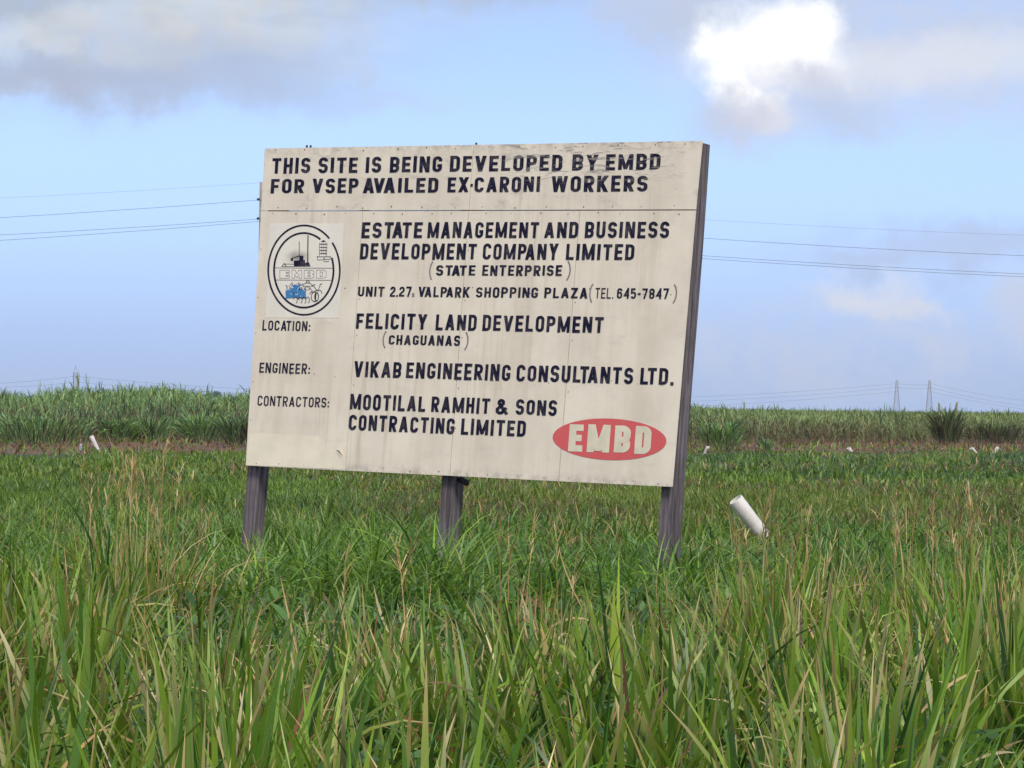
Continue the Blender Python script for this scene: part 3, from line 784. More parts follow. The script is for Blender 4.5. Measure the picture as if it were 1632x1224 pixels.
# 1) the stand of long grass close to the camera
def long_grass():
    ch = []
    Cn = scatter(9.5, 25.5, 560, .03, 4.0)
    f = vnoise(Cn[:, 0]+50, Cn[:, 1], .5, 5); u = Cn[:, 0]/Cn[:, 1]
    side = np.clip((np.abs(u-.005)-.045)/.04, 0, 1)                      # the long grass reaches farther back at both sides
    lim = 19.5+5.5*side
    keep = (f > .30) & (Cn[:, 1] < lim+RNG.normal(0, .8, len(Cn)))
    for (x, y, _), sd_ in zip(Cn[keep], side[keep]):
        h = .58+.62*vnoise(x+20, y, .55, 9)+U(-.12, .16)+.12*sd_
        if y > 17: h *= .86+.10*sd_
        ch += tussock_chunks(x, y, U(.14, .36), int(U(40, 70)), h, U(.2, .6), U(.03, .15), U(.023, .038), U(.70, 1.2))
    # undergrowth that fills between the clumps: broad arching blades, colour darkened for shaded gaps
    n = 20000
    P = scatter(9.5, 26, n, .03, 4.0)
    cb = pick([G_MID, G_DARK, G_BLUE, G_YEL], [.36, .36, .16, .12], n)*.85; ct = cb*U(.9, 1.35, (n, 1))
    k = U(0, 1, n) < .1; ct[k] = pick([TAN, RUST], [.6, .4], k.sum())
    ch.append(blades(P, U(.25, .60, n), U(.014, .034, n), U(0, 6.28, n), U(.05, .65, n), U(.3, 2.0, n), cb, ct, 5, U(-1, 1, n)))
    # fallen dead leaves caught in it
    n = 640; P = scatter(10, 24, n, .03, 4.0); P[:, 2] = U(.1, .45, n); cb = pick([TAN, STRAW, RUST, PURP], [.4, .2, .3, .1], n)
    ch.append(blades(P, U(.25, .6, n), U(.010, .022, n), U(0, 6.28, n), U(.6, 1.5, n), U(-.5, 1.6, n), cb, cb*1.1, 6, U(-1.5, 1.5, n)))
    # broad-leaved weeds
    n = 1500; k = RNG.integers(0, 130, n); Q = scatter(12, 26, 130, .03, 1.5); P = Q[k]+RNG.normal(0, .07, (n, 3))*np.array((1, 1, 0)); P[:, 2] = U(.1, .42, n)
    cb = pick([G_BLUE, G_DARK, G_MID], [.5, .3, .2], n)
    ch.append(blades(P, U(.08, .20, n), U(.035, .07, n), U(0, 6.28, n), U(.5, 1.4, n), U(0, .9, n), cb, cb*1.2, 4, U(-.6, .6, n), .45))
    return ch
tag(veg_object('long_grass', long_grass(), M_LEAF), 'dense long yellow green grass with dry tips filling the foreground', 'grass', kind='stuff')

# 2) leafy knee-high grass round the posts
def leafy_h(x, y):
    """how tall the leafy grass stands: highest in front of the middle post and round the outer posts"""
    u = x/y; b = lambda c, w, d, e: np.exp(-((u-c)/w)**2-((y-d)/e)**2)
    h = .20+.34*vnoise(x, y, .55, 23)**1.2
    return h+.42*b(-.014, .030, 28.5, 2.2)+.20*b(-.066, .016, 30.5, 1.6)+.20*b(.042, .018, 28.0, 1.6)+.12*b(-.06, .03, 27, 2.0)
def leafy_grass():
    ch = []
    n = 66000
    P = scatter(17.5, 46, n, .03, 4.0)
    f = vnoise(P[:, 0], P[:, 1], .45, 21); g = vnoise(P[:, 0]+9, P[:, 1], .9, 22)
    cb = pick([G_MID, G_DARK, G_BLUE, G_YEL], [.40, .13, .27, .20], n)*.92
    y = np.array(G_YEL)*.8; cb = np.where((f > .60)[:, None], cb*.5+y*.5*U(.7, 1.2, (n, 1)), cb)
    dry = (g > .72) & (U(0, 1, n) < .4); cb[dry] = pick([RUST, PURP, TAN], [.4, .35, .25], dry.sum())
    ct = cb*U(.95, 1.45, (n, 1)); k = U(0, 1, n) < .06; ct[k] = pick([TAN, STRAW], [.7, .3], k.sum())
    h = leafy_h(P[:, 0], P[:, 1])*U(.65, 1.35, n)
    ch.append(blades(P, h, U(.012, .026, n), U(0, 6.28, n), U(.0, .5, n), U(.3, 1.9, n), cb, ct, 5, U(-1, 1, n)))
    # leafy rosettes: broad arching blades, highlights put into the lighter tip colour
    Q = scatter(20, 38, 600, .03, 4.0); hq_ = leafy_h(Q[:, 0], Q[:, 1])
    k = RNG.choice(len(Q), 29000, p=(hq_**2)/(hq_**2).sum()); n = len(k)
    P = Q[k]+RNG.normal(0, .13, (n, 3))*np.array((1, 1, 0))
    tone = U(.7, 1.3, len(Q))[k][:, None]
    cb = pick([G_BLUE, G_MID, (.15, .24, .08), G_DARK, G_YEL], [.20, .26, .18, .12, .24], n)*tone
    ch.append(blades(P, hq_[k]*U(.8, 1.65, n), U(.010, .023, n), U(0, 6.28, n), U(.05, .5, n), U(.6, 2.3, n), cb, cb*U(1, 1.4, (n, 1)), 6, U(-.8, .8, n)))
    # thin dry flowering stems
    n = 520
    P = scatter(22, 44, n, .03, 3.0); cb = pick([TAN, RUST, G_YEL], [.45, .25, .3], n)
    ch.append(blades(P, U(.5, .95, n), U(.004, .008, n), U(0, 6.28, n), U(.02, .45, n), U(0, .9, n), cb, cb*1.1, 5))
    return ch
tag(veg_object('leafy_grass', leafy_grass(), M_LEAF), 'lush arching blue green grass around the posts of the notice board', 'grass', kind='stuff')

# 3) the open field up to the bare strip
def field_grass():
    ch = []
    for d0, d1, n, w0, w1, hh in ((44, 75, 96000, .010, .022, .28), (75, 160, 110000, .020, .045, .27)):
        P = scatter(d0, d1, n, .03, 4.0)
        u = P[:, 0]/P[:, 1]; edge = d_dirt(u)+26*(vnoise(P[:, 0], P[:, 1]*.4, .35, 31)-.5)+10*RNG.normal(0, .5, len(P))
        P_keep = P[:, 1] < edge; P = P[P_keep]; n = len(P)
        f = vnoise(P[:, 0], P[:, 1]*.5, .16, 32); g = vnoise(P[:, 0]+3, P[:, 1]*.5, .35, 33); e = vnoise(P[:, 0], P[:, 1], .8, 34)
        cb = pick([G_MID, G_YEL, G_DARK, G_BLUE], [.42, .26, .16, .16], n)*np.array((.98, .86, 1.0))
        right = np.clip((P[:, 0]/P[:, 1]-.0)*9, 0, 1)*np.clip((P[:, 1]-85)/25, 0, 1)
        teal = (U(0, 1, n) < .6*right); cb[teal] = np.array((.055, .115, .06))*U(.7, 1.3, (teal.sum(), 1))
        dry = (U(0, 1, n) < np.clip((f-.50)*1.3, 0, .33)); cb[dry] = pick([RUST, PURP, TAN], [.45, .45, .10], dry.sum())
        yl = (g > .55)[:, None]; cb = np.where(yl, cb*.55+np.array(G_YEL)*.45*U(.6, 1.1, (n, 1)), cb)
        cb *= (.84+.44*vnoise(P[:, 0]+31, P[:, 1]*.5, .3, 35))[:, None]
        ct = cb*U(1.0, 1.4, (n, 1))
        lump = vnoise(P[:, 0]+7, P[:, 1]*.6, .55, 36)*.6+e*.4
        h = hh*(.30+1.75*lump**1.6)*U(.6, 1.3, n)*np.clip((edge[P_keep]-P[:, 1])/25, .35, 1)
        ch.append(blades(P, h, U(w0, w1, n), U(0, 6.28, n), U(0, .6, n), U(.2, 1.6, n), cb, ct, 3, U(-1, 1, n)))
    return ch
tag(veg_object('field_grass', field_grass(), M_LEAF), 'short rough green grass of the open field behind the notice board', 'grass', kind='stuff')

# 4) dry litter and weeds on the bare strip
def strip_weeds():
    n = 20000
    P = scatter(112, 205, n, .03, 2)
    u = P[:, 0]/P[:, 1]; k = (P[:, 1] > d_dirt(u)-6) & (P[:, 1] < d_cane(u)+4); P = P[k]; n = len(P)
    f = vnoise(P[:, 0], P[:, 1]*.5, .3, 41)
    cb = pick([RUST, PURP, (.30, .19, .09), (.19, .095, .05)], [.32, .26, .14, .28], n)
    gr = U(0, 1, n) < np.clip((f-.52)*2.4, .05, .7); cb[gr] = pick([G_MID, G_YEL, G_DARK], [.4, .4, .2], gr.sum())
    return [blades(P, U(.08, .40, n)*(.35+1.5*f**2), U(.03, .07, n), U(0, 6.28, n), U(0, .9, n), U(.2, 1.4, n), cb, cb*1.25, 2, U(-1, 1, n))]
tag(veg_object('dry_weeds', strip_weeds(), M_LEAF), 'brown dry weeds and stubble on the bare earth strip', 'weeds', kind='stuff')

# 5) sugar cane
def cane_h(x, y):
    u = np.asarray(x)/np.asarray(y)
    t = np.clip((u-U0)/(U1-U0), 0, 1)
    h = np.interp(t, [0, .25, .62, .72, 1.0], [2.35, 2.5, 2.2, 1.85, 1.7])
    h = h+.30*np.exp(-((u+.103)/.010)**2)+.22*np.exp(-((u+.125)/.006)**2)-.25*np.exp(-((u+.0845)/.006)**2)-.22*np.exp(-((u+.136)/.006)**2)
    return h+.75*(vnoise(x, y, .16, 51)-.5)+.60*(vnoise(x, y, .6, 52)-.5)*np.interp(t, [0, .6, 1], [1.2, .9, .5])
CL = [(.15, .24, .085), (.105, .195, .085), (.065, .135, .065), (.20, .27, .105)]
def cane_tone(P, cb):
    """stands of cane differ in colour: fresher green on the left, olive and ripening on the right"""
    u = np.clip((P[:, 0]/P[:, 1]-.02)/.06, 0, 1)[:, None]
    v = vnoise(P[:, 0]+13, P[:, 1]*.35, .42, 61)[:, None]; w = vnoise(P[:, 0]+3, P[:, 1]*.3, 1.3, 62)[:, None]
    cb = cb*(.36+.95*v+.42*w)
    return cb*(1-u*.42)+u*.42*np.array((.185, .205, .085))*(.65+.4*v+.4*w)*U(.7, 1.3, (len(P), 1))
def cane_leaves(P, hgt, lsc=1.0, wsc=1.0, dry_shaded_low=True, seg=4):
    n = len(P); t = U(0, 1, n)**.7
    z0 = (hgt-.75)*t*U(.6, 1.0, n); z0 = np.maximum(z0, .05)
    Q = P.copy(); Q[:, 2] = z0
    Q[:, 0] += RNG.normal(0, .06, n); Q[:, 1] += RNG.normal(0, .06, n)
    L = U(.75, 1.15, n)*lsc; lean = U(.05, .75, n)*(1.15-.5*t); curl = U(.3, 1.9, n)
    cb = pick(CL, [.34, .34, .2, .12], n)
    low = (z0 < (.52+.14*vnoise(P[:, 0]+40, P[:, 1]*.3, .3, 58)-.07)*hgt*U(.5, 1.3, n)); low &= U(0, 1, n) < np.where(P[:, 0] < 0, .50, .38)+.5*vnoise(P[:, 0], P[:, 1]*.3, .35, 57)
    cb[low] = pick([PURP, RUST, (.06, .05, .042), (.03, .055, .028)], [.26, .12, .34, .28], low.sum())  # dead brown leaves, plus near-black tones that paint shade low in the stand
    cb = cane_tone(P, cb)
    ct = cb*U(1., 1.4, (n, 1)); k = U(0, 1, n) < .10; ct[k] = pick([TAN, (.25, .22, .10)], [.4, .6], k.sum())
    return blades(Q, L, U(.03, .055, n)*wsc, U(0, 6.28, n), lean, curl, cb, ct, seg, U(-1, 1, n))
def cane_field():
    ch = []
    # front rows, leaf by leaf
    n = 105000
    P = scatter(158, 214, n, .02, 3); u = P[:, 0]/P[:, 1]; e = d_cane(u)+15*(vnoise(P[:, 0], P[:, 1]*.3, .30, 55)-.5)
    P = P[(P[:, 1] > e) & (P[:, 1] < e+16)]
    h = cane_h(P[:, 0], P[:, 1])
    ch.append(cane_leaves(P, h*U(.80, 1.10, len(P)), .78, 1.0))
    # stems
    n = 9000; P = scatter(158, 214, n, .02, 3); u = P[:, 0]/P[:, 1]; e = d_cane(u)+1
    P = P[(P[:, 1] > e) & (P[:, 1] < e+9)]; n = len(P); cb = pick([PURP, RUST, (.07, .08, .05)], [.5, .2, .3], n)
    ch.append(blades(P, cane_h(P[:, 0], P[:, 1])*U(.45, .7, n), np.full(n, .035), U(0, 6.28, n), U(0, .15, n), U(0, .2, n), cb, cb, 2))
    # canopy behind
    for d0, d1, n, s in ((172, 300, 60000, 1.25), (300, 700, 42000, 2.4), (700, 1500, 16000, 4.5)):
        P = scatter(d0, d1, n, .02, 3); u = P[:, 0]/P[:, 1]; P = P[P[:, 1] > d_cane(u)+12]
        n = len(P); h = cane_h(P[:, 0], P[:, 1])
        P[:, 2] = np.maximum(.3, h-.85)*U(.8, 1.05, n)
        cb = cane_tone(P, pick(CL, [.36, .3, .12, .22], n)); ct = cb*U(1., 1.35, (n, 1))
        ch.append(blades(P, U(.7, 1.05, n), U(.035, .06, n)*s, U(0, 6.28, n), U(.05, .7, n), U(.3, 1.7, n), cb, ct, 3, U(-1, 1, n)))
    # shoots standing clear of the rest
    n = 260; P = scatter(166, 300, n, .02, 3); u = P[:, 0]/P[:, 1]; P = P[P[:, 1] > d_cane(u)+1]; n = len(P)
    P[:, 2] = cane_h(P[:, 0], P[:, 1])-.5; cb = pick(CL, [.4, .3, .1, .2], n)
    for _ in range(4):
        ch.append(blades(P+RNG.normal(0, .03, P.shape), U(.55, .95, n), U(.04, .07, n), U(0, 6.28, n), U(0, .3, n), U(0, .9, n), cb, cb*1.2, 3))
    # leaf litter and closed lower canopy of the far rows: a rumpled surface of foliage, seen edge on between the leaves
    return ch
tag(veg_object('cane_field', cane_field(), M_CANE), 'wide field of pale green sugar cane along the horizon', 'cane field', kind='stuff')

# single clumps of cane that stand apart
def clump(name, px, py, n, h, rad, label, stalks=(), dark=0.0, spread=.30, tone=1.0):
    g = on_ground(px, py)
    r = rad*np.sqrt(U(0, 1, n)); a = U(0, 6.28, n)
    P = np.stack([g.x+r*np.cos(a), g.y+r*np.sin(a), np.zeros(n)], 1)
    z = U(0, .55, n)*h; P[:, 2] = z
    cb = pick(CL, [.4, .3, .2, .1], n)*tone*U(.6, 1.2, (n, 1)); ct = cb*U(1, 1.4, (n, 1))
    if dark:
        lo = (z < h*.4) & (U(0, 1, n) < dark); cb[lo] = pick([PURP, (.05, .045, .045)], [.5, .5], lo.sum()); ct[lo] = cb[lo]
    L = np.minimum((h-z)*U(.8, 1.25, n), h*U(.45, .85, n))
    root = empty(name, (g.x, g.y, 0))
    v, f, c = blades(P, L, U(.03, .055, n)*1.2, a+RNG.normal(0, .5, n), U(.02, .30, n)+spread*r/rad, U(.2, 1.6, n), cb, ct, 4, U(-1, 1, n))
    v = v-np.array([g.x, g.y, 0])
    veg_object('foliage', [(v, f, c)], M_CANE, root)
    for dx, hh, lx in stalks:
        mb = MB(); mb.tube([(dx, 0, 0), (dx+lx*.5, .02, hh*.5), (dx+lx, 0, hh*.9), (dx+lx*1.3, 0, hh*.97), (dx+lx*2.2, .02, hh)], [.05, .05, .065, .06, .015], 7)
        mb.build('stalk', M_STALK, root, True)
    tag(root, label, 'cane clump', 'cane clumps standing apart')
    return root
M_STALK = simple('dry_cane_stalk', (0.20, 0.20, 0.12), 0.8, 0.25, 4.0)
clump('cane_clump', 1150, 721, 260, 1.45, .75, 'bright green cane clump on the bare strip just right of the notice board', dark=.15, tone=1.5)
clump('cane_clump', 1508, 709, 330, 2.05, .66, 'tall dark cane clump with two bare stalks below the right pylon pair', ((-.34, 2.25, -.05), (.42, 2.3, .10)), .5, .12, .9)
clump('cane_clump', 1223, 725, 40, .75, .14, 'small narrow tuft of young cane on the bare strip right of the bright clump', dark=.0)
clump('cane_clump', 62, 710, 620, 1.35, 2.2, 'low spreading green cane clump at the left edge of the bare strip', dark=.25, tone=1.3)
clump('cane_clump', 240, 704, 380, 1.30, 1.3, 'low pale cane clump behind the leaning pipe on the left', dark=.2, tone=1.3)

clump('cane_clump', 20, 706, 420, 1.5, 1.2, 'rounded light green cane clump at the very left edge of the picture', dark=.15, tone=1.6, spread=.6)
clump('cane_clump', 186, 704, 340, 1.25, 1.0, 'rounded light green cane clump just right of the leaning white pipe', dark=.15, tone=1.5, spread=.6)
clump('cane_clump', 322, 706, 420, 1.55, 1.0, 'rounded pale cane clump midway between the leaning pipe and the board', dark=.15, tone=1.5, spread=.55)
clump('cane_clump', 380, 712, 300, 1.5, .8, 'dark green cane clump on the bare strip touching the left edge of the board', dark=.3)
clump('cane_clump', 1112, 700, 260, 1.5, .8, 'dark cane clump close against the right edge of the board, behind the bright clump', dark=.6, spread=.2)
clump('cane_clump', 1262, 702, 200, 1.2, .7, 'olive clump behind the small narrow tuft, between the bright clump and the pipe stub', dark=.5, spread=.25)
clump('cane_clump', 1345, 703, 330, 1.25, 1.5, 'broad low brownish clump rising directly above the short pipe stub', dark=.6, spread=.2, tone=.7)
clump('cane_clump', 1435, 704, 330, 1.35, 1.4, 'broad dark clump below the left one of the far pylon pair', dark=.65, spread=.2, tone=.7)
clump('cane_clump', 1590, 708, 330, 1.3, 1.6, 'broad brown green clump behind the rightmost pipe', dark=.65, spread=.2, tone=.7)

# ------------------------------------------------------------------ drain pipes
def pipe(px0, py0, px1, py1, Y, dia, mat, label, tilt_y=0.0, sunk=0.25, hollow=True, name='drain_pipe'):
    """from the upper end (px0, py0) to where it enters the grass (px1, py1)"""
    a = at(px0, py0, Y+tilt_y); b = at(px1, py1, Y)
    d = (b-a).normalized(); b2 = b+d*sunk; L = (b2-a).length
    mb = MB(); n = 20; R = dia/2; ri = R*.90
    prof = [(R*.97, 0.0), (R, .006), (R, L*.3), (R, L*.6), (R, L)]
    for rr_, z in prof:
        for j in range(n): mb.v.append((rr_*math.cos(2*math.pi*j/n), rr_*math.sin(2*math.pi*j/n), z))
    for i in range(len(prof)-1):
        for j in range(n):
            p, q_ = i*n+j, i*n+(j+1) % n; mb.f.append((p, p+n, q_+n, q_)); mb.m.append(0)
    k = len(mb.v)
    for rr_, z in ((ri, 0.0), (ri, min(L*.8, .6))):
        for j in range(n): mb.v.append((rr_*math.cos(2*math.pi*j/n), rr_*math.sin(2*math.pi*j/n), z))
    for j in range(n):
        q_ = (j+1) % n
        mb.f.append((j, q_, k+q_, k+j)); mb.m.append(0)
        mb.f.append((k+j, k+q_, k+n+q_, k+n+j)); mb.m.append(1)
    mb.f.append(tuple(k+n+j for j in range(n))); mb.m.append(1)
    me_o = mb.build(name, [mat, M_PVCIN], None, True)
    me_o.matrix_world = Matrix.Translation(a) @ d.to_track_quat('Z', 'Y').to_matrix().to_4x4()
    tag(me_o, label, 'pipe', 'drain pipes standing in the field')
    return me_o
pipe(1172, 796, 1226, 868, 42.5, .188, M_PVC, 'large white plastic pipe leaning left in the grass right of the notice board', -.12, .35)
pipe(145.5, 695, 157, 721, 127, .165, M_PVC, 'white pipe leaning on the bare strip at far left below the pylon', -.1)
pipe(1352.5, 714, 1357, 722, 146, .18, M_PVC, 'short white pipe stub with dark weeds, midway between the board and the stalked clump', -.1)
pipe(1548, 714, 1555, 723, 150, .165, M_PVC, 'small white pipe leaning left, left one of the pair at the right edge', -.1)
pipe(1591, 713, 1583, 724, 150, .165, M_PVC, 'small white pipe leaning right, rightmost in the field', -.1)
pipe(1128.5, 712, 1124, 722, 138, .14, M_PVC, 'thin white pipe leaning right beside the bright cane clump', -.1)
pipe(129, 708, 127.5, 722, 127, .10, M_PVCDULL, 'dull blue grey pipe stub standing left of the leaning white pipe', -.05)
pipe(340, 726, 344, 735, 116, .10, M_PVCDULL, 'small grey pipe stub in the grass left of the notice board', -.05)

# thin dark hoop in the grass
g = at(1392, 895, 29.5)
mb = MB(); mb.tube([(-.055, 0, -.30), (-.058, 0, -.02), (-.052, 0, .10), (-.028, 0, .165), (.004, 0, .18), (.032, .01, .160), (.050, .01, .09), (.054, .01, -.02), (.05, .01, -.30)], .006, 6)
o = mb.build('wire_hoop', M_BLACK, None, True); o.location = g
tag(o, 'thin dark hoop standing upright in the grass, lower right of the large white pipe', 'hoop')

# ------------------------------------------------------------------ utility pole behind the board and its wires
YP = 112.0
ptop = at(419.5, 290, YP)
pole = empty('utility_pole', (ptop.x, YP, 0))
mb = MB(); mb.tube([(0.02, 0, -.3), (0, 0, 4), (0, 0, ptop.z)], [.16, .145, .115], 14); mb.build('shaft', M_POLE, pole, True)
zs = [at(413, y, YP).z for y in (291, 318.5, 349, 352)]
for z in (zs[1], zs[2]):
    mb = MB(); mb.tube([(-.13, -.02, z-.02), (-.15, -.03, z+.05)], [.05, .06], 8); mb.build('insulator', M_BLACK, pole, True)
tag(pole, 'grey wooden utility pole mostly hidden behind the left edge of the notice board', 'utility pole')
def wire(name, pts, r, label, group, mat, cat):
    mb = MB(); mb.tube(pts, r, 5); o = mb.build(name, mat, None, True); tag(o, label, cat, group); return o
def spans(z, yl, ym, yr, dy, r, label):
    """left end row at x=0, row at x=1122 and row at x=1632; the wire passes the pole"""
    x0 = ptop.x
    pl = at(0, yl, YP); pm_, pr = at(1122, ym, YP), at(1632, yr, YP)
    sl = (z-pl.z)/(x0-pl.x); pts = []
    for i in range(13):                       # left span, slightly sagging
        s = 40*(1-i/12.0); k = .0012
        pts.append((x0-s, YP+dy, z-(sl+k*8.3)*s+k*s*s))
    a, b = pm_.x-x0, pr.x-x0; da, db = pm_.z-z, pr.z-z
    k = (db/b-da/a)/(b-a); m_ = da/a-k*a
    for i in range(1, 15):
        s = 44*i/14.0; pts.append((x0+s, YP+dy, z+m_*s+k*s*s))
    wire('power_line', pts, r, label, 'overhead wires on the pole', M_WIRE, 'power line')
spans(zs[0], 316, 350, 375, .00, .0028, 'faint topmost overhead wire crossing the sky behind the board')
spans(zs[1], 347.5, 380, 408, -.12, .006, 'dark single overhead wire between the faint top wire and the lower pair')
spans(zs[2], 375, 408, 437, -.12, .006, 'upper wire of the close pair of overhead wires behind the board')
spans(zs[3], 383, 412, 441, .12, .006, 'lower wire of the close pair of overhead wires, lowest of all')

# ------------------------------------------------------------------ pylons
def horizon_row(px): return 650 + .0095*(px-816)
def pylon(px, ptop_y, H, kind, label):
    Y = (H-EYE)*F/(horizon_row(px)-ptop_y)
    b = at(px, horizon_row(px), Y)
    root = empty('lattice_pylon', (b.x, Y, 0))
    mb = MB()
    wb, wt = (H*.17, H*.055) if kind == 'wide' else (H*.20, H*.05)
    waist = .52 if kind == 'wide' else .72
    def half(z):
        t = z/(H*waist)
        if kind == 'wide': return (wb+(H*.10-wb)*min(t, 1))/2 if z < H*waist else (H*.10/2)
        return (wb+(H*.085-wb)*min(t, 1))/2 if z < H*waist else (H*.085+(H*.045-H*.085)*(z-H*waist)/(H*(1-waist)))/2
    top = H*.80 if kind == 'wide' else H
    lv = np.linspace(0, top, 11)
    r = H*.0055
    for sx, sy in ((1, 1), (1, -1), (-1, -1), (-1, 1)):
        mb.tube([(sx*half(z), sy*half(z), z) for z in lv], r, 4)
    for i in range(len(lv)-1):
        a, b_ = half(lv[i]), half(lv[i+1]); z0, z1 = lv[i], lv[i+1]
        for s in (-1, 1):
            mb.tube([(-a, s*a, z0), (b_, s*b_, z1)], r*.55, 4); mb.tube([(a, s*a, z0), (-b_, s*b_, z1)], r*.55, 4)
            mb.tube([(s*a, -a, z0), (s*b_, b_, z1)], r*.55, 4); mb.tube([(s*a, a, z0), (s*b_, -b_, z1)], r*.55, 4)
            mb.tube([(-b_, s*b_, z1), (b_, s*b_, z1)], r*.6, 4); mb.tube([(s*b_, -b_, z1), (s*b_, b_, z1)], r*.6, 4)
    if kind == 'wide':
        a = half(top)
        for sx in (-1, 1): mb.tube([(sx*a, 0, top), (0, 0, H*.93)], r, 4)
        mb.tube([(0, 0, H*.90), (0, 0, H)], [r*1.1, r*.6], 4)
    mb.build('tower_body', M_STEEL, root)
    arms = [(.70, .085), (.56, .075), (.44, .07)] if kind == 'wide' else [(.90, .042), (.78, .05), (.66, .05)]
    for fz, fw in arms:
        mb = MB(); z = H*fz; a = half(z); e = H*fw
        for s in (-1, 1):
            mb.tube([(s*a*.9, 0, z+H*.012), (s*e, 0, z)], r*.8, 4); mb.tube([(s*a*.9, 0, z-H*.012), (s*e, 0, z)], r*.8, 4)
        mb.tube([(-a, 0, z), (a, 0, z)], r*.8, 4)
        mb.build('crossarm', M_STEEL, root)
    tag(root, label, 'pylon', 'lattice pylons on the horizon')
    return [Vector((root.location.x+s*H*fw, Y, H*fz)) for fz, fw in arms for s in (-1, 1)]
A = pylon(120, 580, 32, 'wide', 'lattice pylon with three crossarms and a spire, far left above the cane')
B1 = pylon(1429, 606, 30, 'slim', 'slim lattice pylon, left one of the far pair at right')
B2 = pylon(1481, 606, 30, 'slim', 'slim lattice pylon, right one of the far pair above the dark clump')
def conductor(p, px, py, Y, label, r=.085, sag=3.0):
    e = at(px, py, Y); pts = []
    for i in range(13):
        t = i/12; v = p.lerp(e, t); v.z -= sag*4*t*(1-t); pts.append(tuple(v))
    wire('conductor', pts, r, label, 'conductors of the pylons', M_WIRE, 'power line')
YA = A[0].y; YB = B1[0].y
conductor(A[0], -60, 612, YA, 'highest conductor running left from the far left pylon', sag=1.5)
conductor(A[2], -60, 617, YA, 'lower conductor running left from the far left pylon', sag=1.5)
conductor(A[1], 420, 621, YA, 'highest conductor running right from the far left pylon towards the board', sag=1.0)
conductor(A[3], 420, 628, YA, 'second conductor running right from the far left pylon towards the board', sag=1.0)
conductor(A[5], 420, 637, YA, 'lowest conductor running right from the far left pylon, near the cane tops', sag=1.0)
conductor(B1[0], 1095, 633, YB, 'highest conductor between the board and the left one of the far pair', sag=1.5)
conductor(B1[2], 1095, 640, YB, 'middle conductor between the board and the left one of the far pair', sag=1.5)
conductor(B1[4], 1095, 648, YB, 'lowest conductor between the board and the left one of the far pair', sag=1.5)
conductor(B1[1], 1481, 613, YB, 'short upper conductor joining the far pair of pylons', sag=.6)
conductor(B1[3], 1481, 619, YB, 'short lower conductor joining the far pair of pylons', sag=.6)
conductor(B2[1], 1660, 641, YB, 'highest conductor running right from the far pair of pylons', sag=2.0)
conductor(B2[3], 1660, 650, YB, 'second conductor running right from the far pair of pylons', sag=2.0)
conductor(B2[5], 1660, 656, YB, 'lowest conductor running right from the far pair of pylons', sag=1.5)

# ------------------------------------------------------------------ a distant tree above the cane, left of the board
def far_tree(px, top_y, Y, wpx, label):
    b = at(px, horizon_row(px), Y); z = at(px, top_y, Y).z; wr = wpx/F*Y/2
    root = empty('broad_tree', (b.x, Y, 0))
    mb = MB(); mb.tube([(0, 0, -.2), (.1, 0, z*.4), (0, 0, z*.7)], [.28, .22, .1], 8)
    for k in range(5):
        a = k*1.26; mb.tube([(.05, 0, z*.45), (wr*.6*math.cos(a), wr*.6*math.sin(a), z*.78)], [.12, .04], 5)
    mb.build('trunk', M_POLE, root, True)
    n = 1500; a = U(0, 6.28, n); r = wr*np.sqrt(U(0, 1, n))*(.75+.35*vnoise(np.cos(a)*3+5, np.sin(a)*3+5, 1, 71))
    zz = z*.62+z*.36*np.sqrt(np.maximum(0, 1-(r/wr/1.1)**2))*U(.1, 1, n)
    P = np.stack([r*np.cos(a), r*np.sin(a), zz], 1)
    cb = pick([(.03, .06, .025), (.045, .08, .03), (.02, .04, .02)], [.5, .3, .2], n)
    veg_object('crown', [blades(P, U(.25, .55, n), U(.12, .25, n), U(0, 6.28, n), U(0, 2.2, n), U(0, 1, n), cb, cb*1.2, 2)], M_CANE, root)
    tag(root, label, 'tree')
far_tree(345, 622.5, 1500, 20, 'small dark distant tree rising behind the cane left of the board')

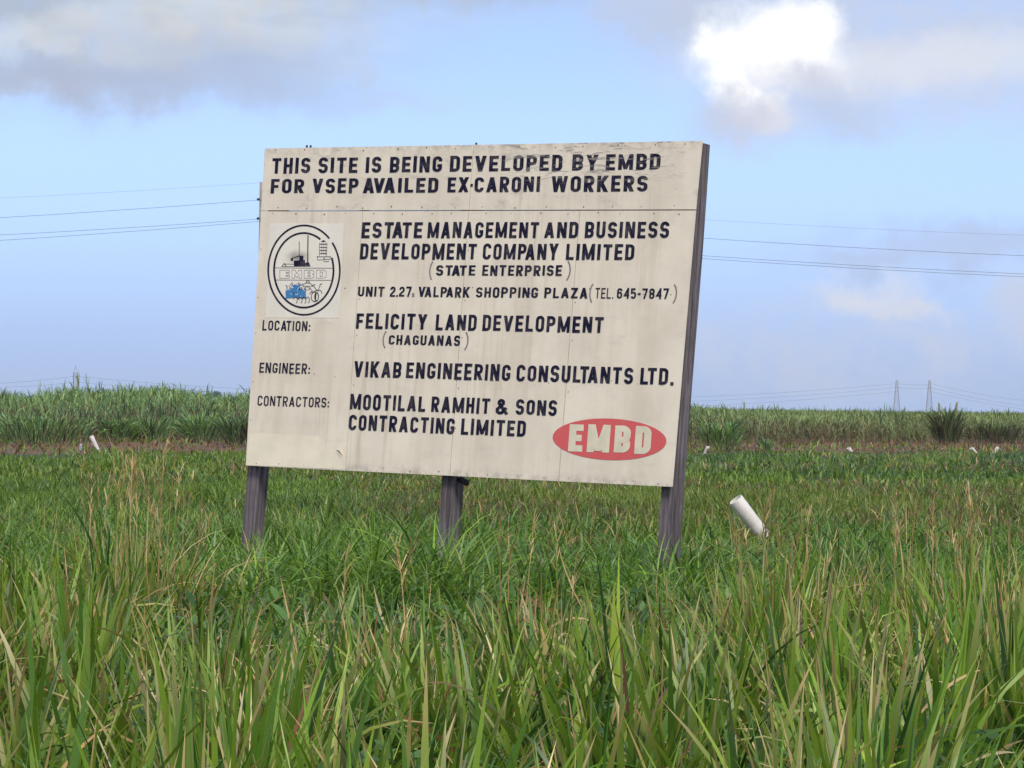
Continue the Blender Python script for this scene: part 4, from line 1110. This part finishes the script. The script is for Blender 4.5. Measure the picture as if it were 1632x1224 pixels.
# ------------------------------------------------------------------ conspicuous tussocks in the long grass
def tussock(px, Y, n, h, rad, label, spread=.3, dry=.2, seeds=0, wid=.024):
    b = at(px, 900, Y)
    root = empty('grass_tussock', (b.x, Y, 0))
    v, f, c = tussock_chunks(0, 0, rad, n, h, spread, dry, wid)[0]
    veg_object('blade_tuft', [(v, f, c)], M_LEAF, root)
    if seeds:
        a = U(0, 6.28, seeds); P = np.zeros((seeds, 3)); P[:, 0] = U(-rad, rad, seeds)*.7; P[:, 1] = U(-rad, rad, seeds)*.7
        cb = pick([TAN, STRAW, G_YEL], [.5, .25, .25], seeds); L = h*U(.85, 1.15, seeds); lean = U(.04, .34, seeds)
        ch = [blades(P, L, U(.005, .009, seeds), a, lean, np.zeros(seeds), cb, cb, 4)]
        m = 14; k = np.repeat(np.arange(seeds), m); t = U(.76, 1.0, len(k)); pc = pick([TAN, STRAW, (.36, .26, .12)], [.5, .25, .25], len(k))
        Q = P[k]+(L[k]*t)[:, None]*np.stack([np.sin(lean[k])*np.cos(a[k]), np.sin(lean[k])*np.sin(a[k]), np.cos(lean[k])], 1)
        ch.append(blades(Q, U(.05, .15, len(k)), U(.004, .009, len(k)), a[k]+RNG.normal(0, .9, len(k)), lean[k]+U(0, .45, len(k)), U(0, .6, len(k)), pc, pc*1.1, 3))
        veg_object('flower_stem', ch, M_LEAF, root)
    tag(root, label, 'tussock', 'tall tussocks in the long grass')
tussock(195, 25, 240, 1.35, .45, 'tallest tussock with tan flower stems, left of the board', .34, .28, 26, .018)
tussock(290, 25.5, 110, 1.12, .30, 'slim tussock with tan tips between the tallest tussock and the left post', .3, .22, 9, .018)
tussock(870, 20, 190, 1.02, .36, 'dense tussock with straw tips in front of the red oval', .3, .3, 6)
tussock(600, 19, 140, .95, .33, 'tussock with tan tips below the gap between left and middle posts', .3, .3, 3)
tussock(1235, 22, 220, 1.15, .42, 'wide tussock with a long straw stem below the large white pipe', .36, .24, 12, .02)
tussock(1468, 22, 240, 1.14, .44, 'broad upright tussock to the right of the dark hoop', .26, .2, 8, .02)
tussock(1575, 21, 230, 1.14, .44, 'brown streaked tussock at the right edge of the picture', .32, .36, 10, .02)

# ------------------------------------------------------------------ the air between here and the horizon
mb = MB(); mb.box((-1500, -60, -1.0), (1500, 4200, 36.0))
hm = bpy.data.materials.new('pale_air'); hm.use_nodes = True
hq = NT(hm.node_tree); hq.n.clear()
hv = hq.new('ShaderNodeVolumePrincipled'); hv.inputs['Color'].default_value = (.86, .91, 1.0, 1)
hv.inputs['Density'].default_value = HAZE
hq.l.new(hv.outputs[0], hq.new('ShaderNodeOutputMaterial').inputs['Volume'])
tag(mb.build('haze', hm), 'thin pale blue haze over the far cane and the pylons', 'haze', kind='stuff')
